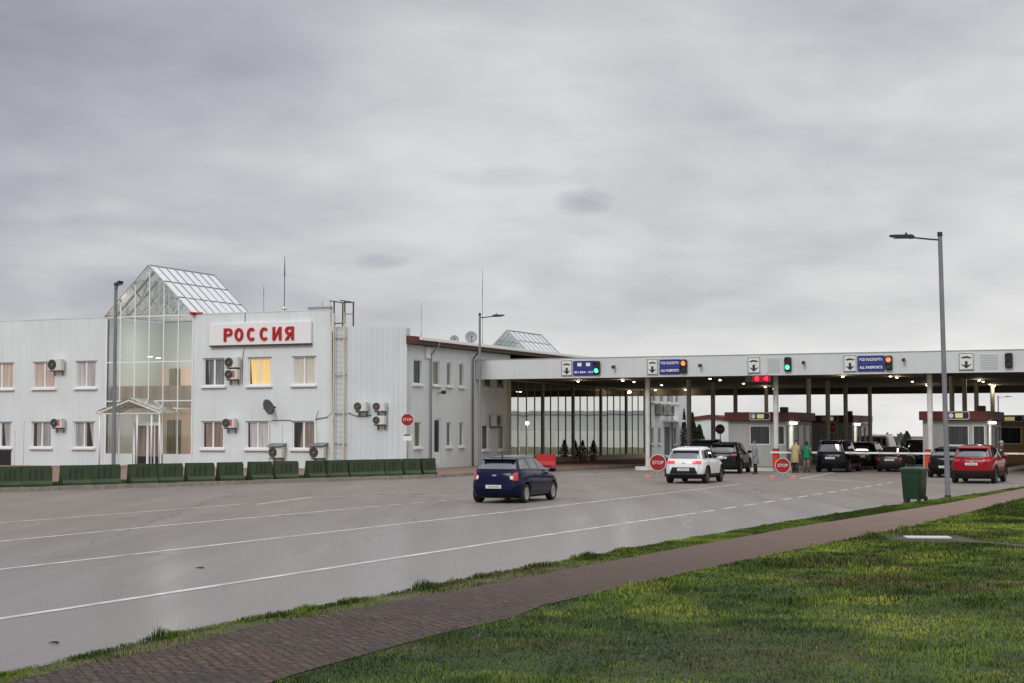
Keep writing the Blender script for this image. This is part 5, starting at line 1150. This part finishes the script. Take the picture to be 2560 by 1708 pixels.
# ------------------------------------------------------------------ people
M['skin'] = mat('skin', (.42, .26, .19), .6)
def person(px, Y, z0, h, face, label, coat, trou, hair, long_coat=True, lean=0.0, hairlen=.0, arm=0.0):
    t = thing('person', label, 'person', 0, 0, 0, 0, 'people at the booths'); t.location = (at(px, Y), Y, z0); t.rotation_euler = (0, 0, face); t.scale = (h/1.75,)*3
    dx = lambda z: -lean*max(0, z-.9)                                # faces -y, lean forward
    V = []; E_ = []; R_ = []
    def nd(x, y, z, r, ry=None, par=None):
        V.append((x, y+dx(z), z)); R_.append((r, ry or r)); i = len(V)-1
        if par is not None: E_.append((par, i))
        return i
    pel = nd(0, 0, .95, .145, .11); wa = nd(0, 0, 1.12, .13, .10, pel); ch = nd(0, 0, 1.32, .16, .115, wa); nk0 = nd(0, 0, 1.45, .085, .075, ch); nk = nd(0, -.01, 1.53, .055, .055, nk0)
    h1 = nd(0, -.02, 1.60, .072, .082, nk); h2 = nd(0, -.02, 1.68, .078, .092, h1); nd(0, -.01, 1.745, .045, .05, h2)
    ends = []
    for s in (-1, 1):
        hp = nd(s*.09, 0, .86, .095, None, pel); kn = nd(s*.10, -.02, .48, .062, None, hp); an = nd(s*.10, .02, .09, .042, None, kn); nd(s*.11, -.12, .035, .038, .034, an)
        sh = nd(s*.19, 0, 1.40, .062, None, ch); el = nd(s*.25, .03-.12*arm, 1.13, .045, None, sh); wr = nd(s*(.25-.04*arm), -.05-.28*arm, .89+.12*arm, .030, None, el); pm = nd(s*(.25-.05*arm), -.07-.33*arm, .82+.13*arm, .036, .024, wr); ends.append((s, pm))
    me = bpy.data.meshes.new('body'); me.from_pydata(V, E_, []); o = bpy.data.objects.new('body', me); COL.objects.link(o)
    o.modifiers.new('skin', 'SKIN'); o.modifiers.new('sub', 'SUBSURF').levels = 1
    for i, sv in enumerate(me.skin_vertices[0].data): sv.radius = R_[i]; sv.use_root = (i == 0)
    bpy.context.view_layer.update(); dg = bpy.context.evaluated_depsgraph_get(); m2 = bpy.data.meshes.new_from_object(o.evaluated_get(dg)); bpy.data.objects.remove(o)
    bm = bmesh.new(); bm.from_mesh(m2)
    ex = MB()
    for s, pm in ends:                                               # fingers and thumb
        p = Vector(V[pm])
        for k, (off, ln) in enumerate(((-.024, .068), (-.008, .078), (.008, .073), (.024, .058))):
            q = p+Vector((0, off, -.03)); ex.tube([q, q+Vector((-s*.004, -.004, -ln*.5)), q+Vector((-s*.016, -.008, -ln))], [.0095, .0085, .006], 6)
        q = p+Vector((-s*.006, -.03, 0)); ex.tube([q, q+Vector((-s*.012, -.025, -.025)), q+Vector((-s*.016, -.028, -.05))], [.011, .0095, .007], 6)
    hd = Vector(V[6]); ex.rings([[hd+Vector((w*math.cos(a), -.088-d, -.01+zz+w*.6*math.sin(a))) for a in np.linspace(0, 2*PI, 6, endpoint=False)] for w, d, zz in ((.016, -.01, .0), (.012, .012, -.012), (.004, .022, -.018))])
    for s in (-1, 1):
        ex.rings([[hd+Vector((s*(.078+e), .005+w*.6*math.cos(a), -.02+w*math.sin(a))) for a in np.linspace(0, 2*PI, 8, endpoint=False)] for w, e in ((.03, -.01), (.03, .008), (.012, .014))])
    tmp = bpy.data.meshes.new('tmp'); tmp.from_pydata(ex.v, [], ex.f); bm.from_mesh(tmp); bpy.data.meshes.remove(tmp)
    bmesh.ops.recalc_face_normals(bm, faces=bm.faces); bm.to_mesh(m2); bm.free(); m2.materials.clear(); m2.materials.append(M['skin'])
    m2.polygons.foreach_set('use_smooth', [True]*len(m2.polygons)); m2.name = 'body'; b = bpy.data.objects.new('body', m2); COL.objects.link(b); b.parent = t
    def ell(cx, cy, z, rx, ry, n=16): return [(cx+rx*math.cos(a), cy+dx(z)+ry*math.sin(a), z) for a in np.linspace(0, 2*PI, n, endpoint=False)]
    c = MB(); zl = .55 if long_coat else .80
    c.rings([ell(0, 0, zl, .25, .20), ell(0, 0, zl+.01, .255, .205), ell(0, 0, .95, .215, .165), ell(0, 0, 1.12, .19, .145), ell(0, 0, 1.30, .215, .15), ell(0, 0, 1.42, .19, .125), ell(0, 0, 1.475, .11, .095), ell(0, 0, 1.53, .085, .08)], cap1=False)
    for s, pm in ends:
        i = pm-3; sh, el, wr = (Vector(V[j]) for j in (i, i+1, i+2)); c.tube([sh+Vector((-s*.06, 0, .02)), sh, sh.lerp(el, .5), el, el.lerp(wr, .6), wr], [.075, .085, .075, .066, .058, .052], 12)
    c.build('coat', coat, t, True)
    tr = MB()
    for s in (-1, 1): tr.rings([ell(s*.095, .01, .10, .075, .085, 12), ell(s*.10, -.015, .48, .085, .09, 12), ell(s*.092, 0, .86, .115, .125, 12)])
    tr.build('trousers', trou, t, True)
    for s in (-1, 1):
        sh = MB(); sh.rings([[(s*.11+w*math.cos(a), -.045+l*math.sin(a), z) for a in np.linspace(0, 2*PI, 12, endpoint=False)] for w, l, z in ((.048, .135, 0), (.052, .14, .02), (.046, .12, .06), (.04, .06, .10))]); sh.build('shoe', M['black'], t, True)
    hr = MB(); rg = []
    for e in np.linspace(-.15, 1.5, 7): rg.append([(hd.x+.092*math.cos(a)*math.cos(e)*1.02, hd.y+.018+.105*math.sin(a)*math.cos(e)-(0 if math.sin(a) > 0 else 0), hd.z+.012+.092*math.sin(e)+(.03 if math.sin(a) < -.3 and e < .2 else 0)) for a in np.linspace(0, 2*PI, 14, endpoint=False)])
    hr.rings(rg, cap0=False)
    if hairlen: hr.rings([[(hd.x+.088*w*math.cos(a), hd.y+.04+.06*math.sin(a), hd.z+zz) for a in np.linspace(0, 2*PI, 10, endpoint=False)] for w, zz in ((.9, .03), (1.05, -.08), (1.0, -hairlen), (.6, -hairlen-.04))])
    hr.build('hair', hair, t, True); return t
cl = lambda n, c: noisy('cloth_'+n, tuple(x*.85 for x in c), c, (1, 1, .4), 6, .85)
hr_ = mat('hair_dark', (.015, .011, .009), .6); hb = mat('hair_brown', (.06, .04, .025), .6); hg = mat('hair_grey', (.35, .34, .33), .6)
person(1886, 83.6, 0, 1.72, -1.9, 'person in a long grey coat standing beside the black SUV', cl('grey', (.24, .25, .27)), cl('black', (.02, .02, .02)), hb, True, .05)
person(1984, 86.3, 0, 1.74, 2.4, 'person in a wide beige coat leaning to the booth window', cl('beige', (.42, .33, .17)), cl('brown', (.06, .045, .035)), hr_, True, .22, 0, .7)
person(2013, 86.5, 0, 1.68, 2.7, 'person in a green jacket with dark hair by the big black SUV', cl('green', (.012, .17, .10)), cl('taupe', (.20, .13, .11)), hr_, False, .06, .16, .4)
person(2497, 76.5, 0, 1.76, 1.2, 'person in dark jacket with grey hair beside the red SUV', cl('dark', (.035, .035, .04)), cl('black', (.02, .02, .02)), hg, False, .05, 0, .3)

# ------------------------------------------------------------------ grass blades (uncountable: one object)
def vnoise(x, y, s, seed):
    r = np.random.default_rng(seed); T = r.random((64, 64)); X, Y = x/s, y/s; xi, yi = np.floor(X).astype(int), np.floor(Y).astype(int); fx_, fy_ = X-xi, Y-yi
    fx_, fy_ = fx_*fx_*(3-2*fx_), fy_*fy_*(3-2*fy_); g_ = lambda i, j: T[(xi+i) % 64, (yi+j) % 64]
    return (g_(0, 0)*(1-fx_)+g_(1, 0)*fx_)*(1-fy_)+(g_(0, 1)*(1-fx_)+g_(1, 1)*fx_)*fy_
def blade_material():
    m = mat('grass_blade', (.04, .07, .014), .6, spec=.08); q = N(m); at_ = q.n('Attribute', attribute_name='tint'); q.l(at_.outputs['Color'], q.b.inputs['Base Color'])
    q.b.inputs['Subsurface Weight'].default_value = 0; return m
def blades(name, XY, h, w, z0, tint, label, lean=.6):
    n = len(XY); r = np.random.default_rng(len(name)+n); a = r.uniform(0, 2*PI, n); dirn = np.stack([np.cos(a), np.sin(a)], 1); side = np.stack([-dirn[:, 1], dirn[:, 0]], 1)
    ln = r.uniform(.15, 1.0, n)*lean; V = np.zeros((n, 5, 3)); base = np.concatenate([XY, np.full((n, 1), z0)], 1)
    V[:, 0] = base; V[:, 0, :2] -= side*w[:, None]/2; V[:, 1] = base; V[:, 1, :2] += side*w[:, None]/2
    mid = base.copy(); mid[:, :2] += dirn*(h*ln*.35)[:, None]; mid[:, 2] += h*.62
    V[:, 2] = mid; V[:, 2, :2] += side*w[:, None]*.36; V[:, 3] = mid; V[:, 3, :2] -= side*w[:, None]*.36
    tip = base.copy(); tip[:, :2] += dirn*(h*ln)[:, None]; tip[:, 2] += h*(1-.35*ln); V[:, 4] = tip
    me = bpy.data.meshes.new(name); me.vertices.add(n*5); me.vertices.foreach_set('co', V.reshape(-1))
    loops = np.concatenate([np.arange(n)[:, None]*5+np.array([[0, 1, 2, 3]]), np.arange(n)[:, None]*5+np.array([[3, 2, 4]])], 1).reshape(-1)
    me.loops.add(n*7); me.loops.foreach_set('vertex_index', loops.astype(np.int32)); me.polygons.add(n*2)
    me.polygons.foreach_set('loop_start', np.stack([np.arange(n)*7, np.arange(n)*7+4], 1).reshape(-1).astype(np.int32))
    me.update(); ca = me.color_attributes.new('tint', 'FLOAT_COLOR', 'POINT'); ca.data.foreach_set('color', np.repeat(np.concatenate([tint, np.ones((n, 1))], 1), 5, 0).reshape(-1).astype(np.float32))
    me.materials.append(BL); me.validate(); o = bpy.data.objects.new(name, me); COL.objects.link(o); return tag(o, label, 'grass', kind='stuff')
BL = blade_material()
def tints(x, y, n, yel=1.0):
    r = np.random.default_rng(n); p1 = vnoise(x, y*1.0, 1.5, 1); p2 = vnoise(x, y, .45, 2); p3 = vnoise(x, y, 4.5, 3)
    k = np.clip((p1*.38+p2*.42+p3*.3-.42)*2.5+r.normal(0, .07, n), 0, 1)[:, None]
    dark, light, yl = np.array([[.036, .062, .011]]), np.array([[.150, .215, .032]]), np.array([[.30, .32, .048]])
    c = dark+(light-dark)*k; bro = np.clip(vnoise(x, y, .8, 14)*vnoise(x, y, 2.7, 15)*3.2-1.35, 0, .55)[:, None]; c = c+(np.array([[.10, .075, .035]])-c)*bro; p4 = vnoise(x, y, .55, 21); p5 = vnoise(x*.5, y*1.4, .34, 23); yy = np.clip((p1*p3*.45+p4*p1*.4+p5*p4*.35-.42)*3.4*yel, 0, .8)*(r.random(n) < .8); c = c+(yl-c)*yy[:, None]
    st = (r.random(n) < .010*yel); c[st] = np.array([.30, .26, .11]); return c*r.uniform(.92, 1.08, (n, 1))
# lawn
def scatter(uf, v0, v1, n, seed, pw=1.0):
    r = np.random.default_rng(seed); v = v0+(v1-v0)*r.random(n)**pw; lo, hi = uf(v); u = lo+(hi-lo)*r.random(n); return u, v
def toXY(u, v): return np.stack([u*CT+v*ST, -u*ST+v*CT], 1)
fCv = lambda v: np.interp(v, [p[1] for p in Cc], [p[0] for p in Cc]); fAv = lambda v: np.interp(v, [p[1] for p in A], [p[0] for p in A]); fBv = lambda v: np.interp(v, [p[1] for p in B], [p[0] for p in B])
u, v = scatter(lambda v: (fCv(v)+.02, fCv(v)+np.clip(11.2-(v-10)*.10, 5.5, 11.2)), 9.0, 62, 430000, 11, 2.0); XY = toXY(u, v)
d = np.hypot(XY[:, 0], XY[:, 1]); clump = vnoise(XY[:, 0], XY[:, 1], .32, 5)*.6+vnoise(XY[:, 0], XY[:, 1], 1.3, 6)*.5
tk = gp(2318, 1344); keep = (np.abs(XY[:, 1]-np.interp(XY[:, 0], [p.x for p in tp], [(p.y+q.y)/2 for p, q in zip(tp, tq)])) > .45) | (XY[:, 0] < tp[0].x); keep &= ~((np.abs(XY[:, 0]-c0.x) < .85) & (XY[:, 1]-c0.y > -1.5) & (XY[:, 1]-c0.y < .85))
XY, d, clump = XY[keep], d[keep], clump[keep]; n = len(XY); sc_ = np.clip(d/18, .9, 2.6); r_ = np.random.default_rng(4)
tf = np.clip(vnoise(XY[:, 0], XY[:, 1], .22, 31)*vnoise(XY[:, 0], XY[:, 1], 1.1, 32)*2.2-.75, 0, 1)
blades('lawn_grass', XY, (.022+.045*clump**1.8+.07*tf)*r_.uniform(.6, 1.25, n)*np.clip(sc_, .9, 1.3), .008*sc_, .05, tints(XY[:, 0], XY[:, 1], n), 'rough green lawn with yellowish patches filling the lower right', 1.1)
# verge between road and path
u, v = scatter(lambda v: (fAv(v)-.04, fBv(v)+.06), 4, 70, 110000, 12, 1.6); XY = toXY(u, v); n = len(XY); fr = (u-fAv(v))/(fBv(v)-fAv(v)); d = np.hypot(XY[:, 0], XY[:, 1])
tuft = vnoise(XY[:, 0], XY[:, 1], .5, 8); edge = np.clip(1-fr*2.2, 0, 1); far = np.clip((v-24)/10, 0, 1)
keep = (np.random.default_rng(1).random(n) < np.clip(edge*1.2*(tuft*1.5-.05)+.25*tuft+far, 0, 1)); sc_ = np.clip(d/18, .9, 2.6); r_ = np.random.default_rng(9)
hh = (.025+.13*edge*np.clip(tuft-.55, 0, 1)*2.2*(1-far*.8)+.025*tuft)*r_.uniform(.5, 1.3, n)
blades('verge_grass', XY[keep], hh[keep], (.008*sc_)[keep], .05, tints(XY[:, 0], XY[:, 1], n, .5)[keep]*np.array([[.95, 1.0, .9]]), 'tufty grass strip between the road and the brick path', .8)
# sparse moss and blades behind the green barriers
r_ = np.random.default_rng(2); s_ = r_.uniform(-13, 22, 16000); w_ = r_.uniform(.7, 2.4, 16000); U_ = Km[0]+kd[0]*(s_+14)+kn[0]*w_; V_ = Km[1]+kd[1]*(s_+14)+kn[1]*w_; XY = toXY(U_, V_)
blades('forecourt_grass', XY, r_.uniform(.05, .16, 16000), np.full(16000, .03), .152, tints(XY[:, 0], XY[:, 1], 16000, .4), 'grass growing behind the row of green plastic barriers', .7)

# ------------------------------------------------------------------ sky, sun, camera
wd = bpy.data.worlds.new('World'); sc.world = wd; wd.use_nodes = True; q = N(wd); q.t = wd.node_tree
bg = q.t.nodes['Background']; bg.inputs[1].default_value = .1
SUN_EL, SUN_AZ = math.radians(38), math.radians(-152)               # high cloud glow behind the camera, to the left
sky = q.n('TexSky', sky_type='NISHITA'); sky.sun_disc = False; sky.sun_elevation = SUN_EL; sky.sun_rotation = SUN_AZ
tc = q.n('TexCoord'); sep = q.n('SeparateXYZ'); q.l(tc.outputs['Generated'], sep.inputs[0])
zc_ = q.math('MAXIMUM', sep.outputs[2], 0.0); den = q.math('ADD', zc_, .26)
cx_ = q.math('DIVIDE', sep.outputs[0], den); cy_ = q.math('DIVIDE', sep.outputs[1], den)
cm = q.n('CombineXYZ'); q.l(cx_, cm.inputs[0]); q.l(cy_, cm.inputs[1])
def cloud(scale, off, rot, det, sx=1.0, dist=.3):
    mp = q.n('Mapping'); mp.inputs['Location'].default_value = off; mp.inputs['Rotation'].default_value = (0, 0, rot); mp.inputs['Scale'].default_value = (sx, 1, 1); q.l(cm.outputs[0], mp.inputs[0])
    o = q.n('TexNoise'); o.inputs['Scale'].default_value = scale; o.inputs['Detail'].default_value = det; o.inputs['Roughness'].default_value = .5; o.inputs['Distortion'].default_value = dist; q.l(mp.outputs[0], o.inputs[0]); return o.outputs[0]
n1 = cloud(1.15, (3.1, 1.2, 0), -.5, 4, .9); n2 = cloud(3.2, (0.4, 5.2, 0), -.5, 5, 1.0); n3 = cloud(9.0, (1.4, 2.2, 0), -.3, 5, .8, .6)
cl_ = q.math('ADD', q.math('ADD', q.math('MULTIPLY', n1, .56), q.math('MULTIPLY', n2, .31)), q.math('MULTIPLY', n3, .09))
az = q.n('MapRange'); az.inputs[1].default_value = -.36; az.inputs[2].default_value = .36; az.inputs[3].default_value = -.14; az.inputs[4].default_value = .10; q.l(sep.outputs[0], az.inputs[0])
lowb = q.n('MapRange'); lowb.inputs[1].default_value = .23; lowb.inputs[2].default_value = .03; lowb.inputs[3].default_value = -.04; lowb.inputs[4].default_value = .085; q.l(sep.outputs[2], lowb.inputs[0])
def wisp(px, py, wx, wz, amt):                                       # small detached scraps of low cloud
    d = Vector(ray(px, py)).normalized()
    ax = q.math('DIVIDE', q.math('SUBTRACT', sep.outputs[0], d.x), wx); az_ = q.math('DIVIDE', q.math('SUBTRACT', sep.outputs[2], d.z), wz)
    r2 = q.math('ADD', q.math('MULTIPLY', ax, ax), q.math('MULTIPLY', az_, az_)); r2 = q.math('ADD', r2, q.math('MULTIPLY', q.math('SUBTRACT', n3, .5), 3.0))
    return q.math('MULTIPLY', q.math('SUBTRACT', 1.0, r2, True), -amt)
sm = q.math('ADD', q.math('ADD', cl_, az.outputs[0]), lowb.outputs[0])
for wq_ in ((1445, 503, .022, .0085, .12), (950, 656, .022, .0048, .08), (1300, 440, .05, .008, .05)): sm = q.math('ADD', sm, wisp(*wq_))
rp = q.ramp([(.22, (.28, .288, .33)), (.32, (.37, .378, .42)), (.42, (.485, .49, .515)), (.52, (.615, .615, .618)), (.62, (.71, .706, .698)), (.73, (.86, .85, .835))]); q.l(sm, rp.inputs[0])
zen = q.n('MapRange'); zen.inputs[1].default_value = .27; zen.inputs[2].default_value = .9; zen.inputs[3].default_value = 1.0; zen.inputs[4].default_value = 1.9; zen.interpolation_type = 'SMOOTHSTEP'; q.l(sep.outputs[2], zen.inputs[0])
bk = q.n('MapRange'); bk.inputs[1].default_value = .35; bk.inputs[2].default_value = -.6; bk.inputs[3].default_value = 1.0; bk.inputs[4].default_value = 1.2; q.l(sep.outputs[1], bk.inputs[0])
gain = q.math('MULTIPLY', q.math('MULTIPLY', zen.outputs[0], bk.outputs[0]), 10.0)
vm = q.n('VectorMath', operation='SCALE'); q.l(rp.outputs[0], vm.inputs[0]); q.l(gain, vm.inputs['Scale'])
q.l(q.mixc(.94, sky.outputs[0], vm.outputs[0]), bg.inputs[0])
sl_ = bpy.data.lights.new('sun', 'SUN'); sl_.energy = 1.3; sl_.angle = math.radians(22); sl_.color = (1, .965, .92); so_ = bpy.data.objects.new('sun', sl_); COL.objects.link(so_)
dv = Vector((math.sin(SUN_AZ)*math.cos(SUN_EL), math.cos(SUN_AZ)*math.cos(SUN_EL), math.sin(SUN_EL))); so_.rotation_euler = dv.to_track_quat('Z', 'Y').to_euler(); so_.location = (0, 0, 40)
cam = bpy.data.cameras.new('camera'); co = bpy.data.objects.new('camera', cam); COL.objects.link(co); co.location = (0, 0, CH); co.rotation_euler = (PI/2+PH, 0, 0)
cam.sensor_width = 36; cam.lens = 36*FPX/2560; cam.clip_start = .1; cam.clip_end = 12000; sc.camera = co
sc.view_settings.view_transform = 'Standard'; sc.view_settings.look = 'None'; sc.view_settings.gamma = 1; sc.view_settings.exposure = .14; sc.view_settings.use_curve_mapping = False
sc.cycles.max_bounces = 8; sc.cycles.transparent_max_bounces = 12; sc.cycles.caustics_reflective = False; sc.cycles.caustics_refractive = False; sc.cycles.sample_clamp_indirect = 6
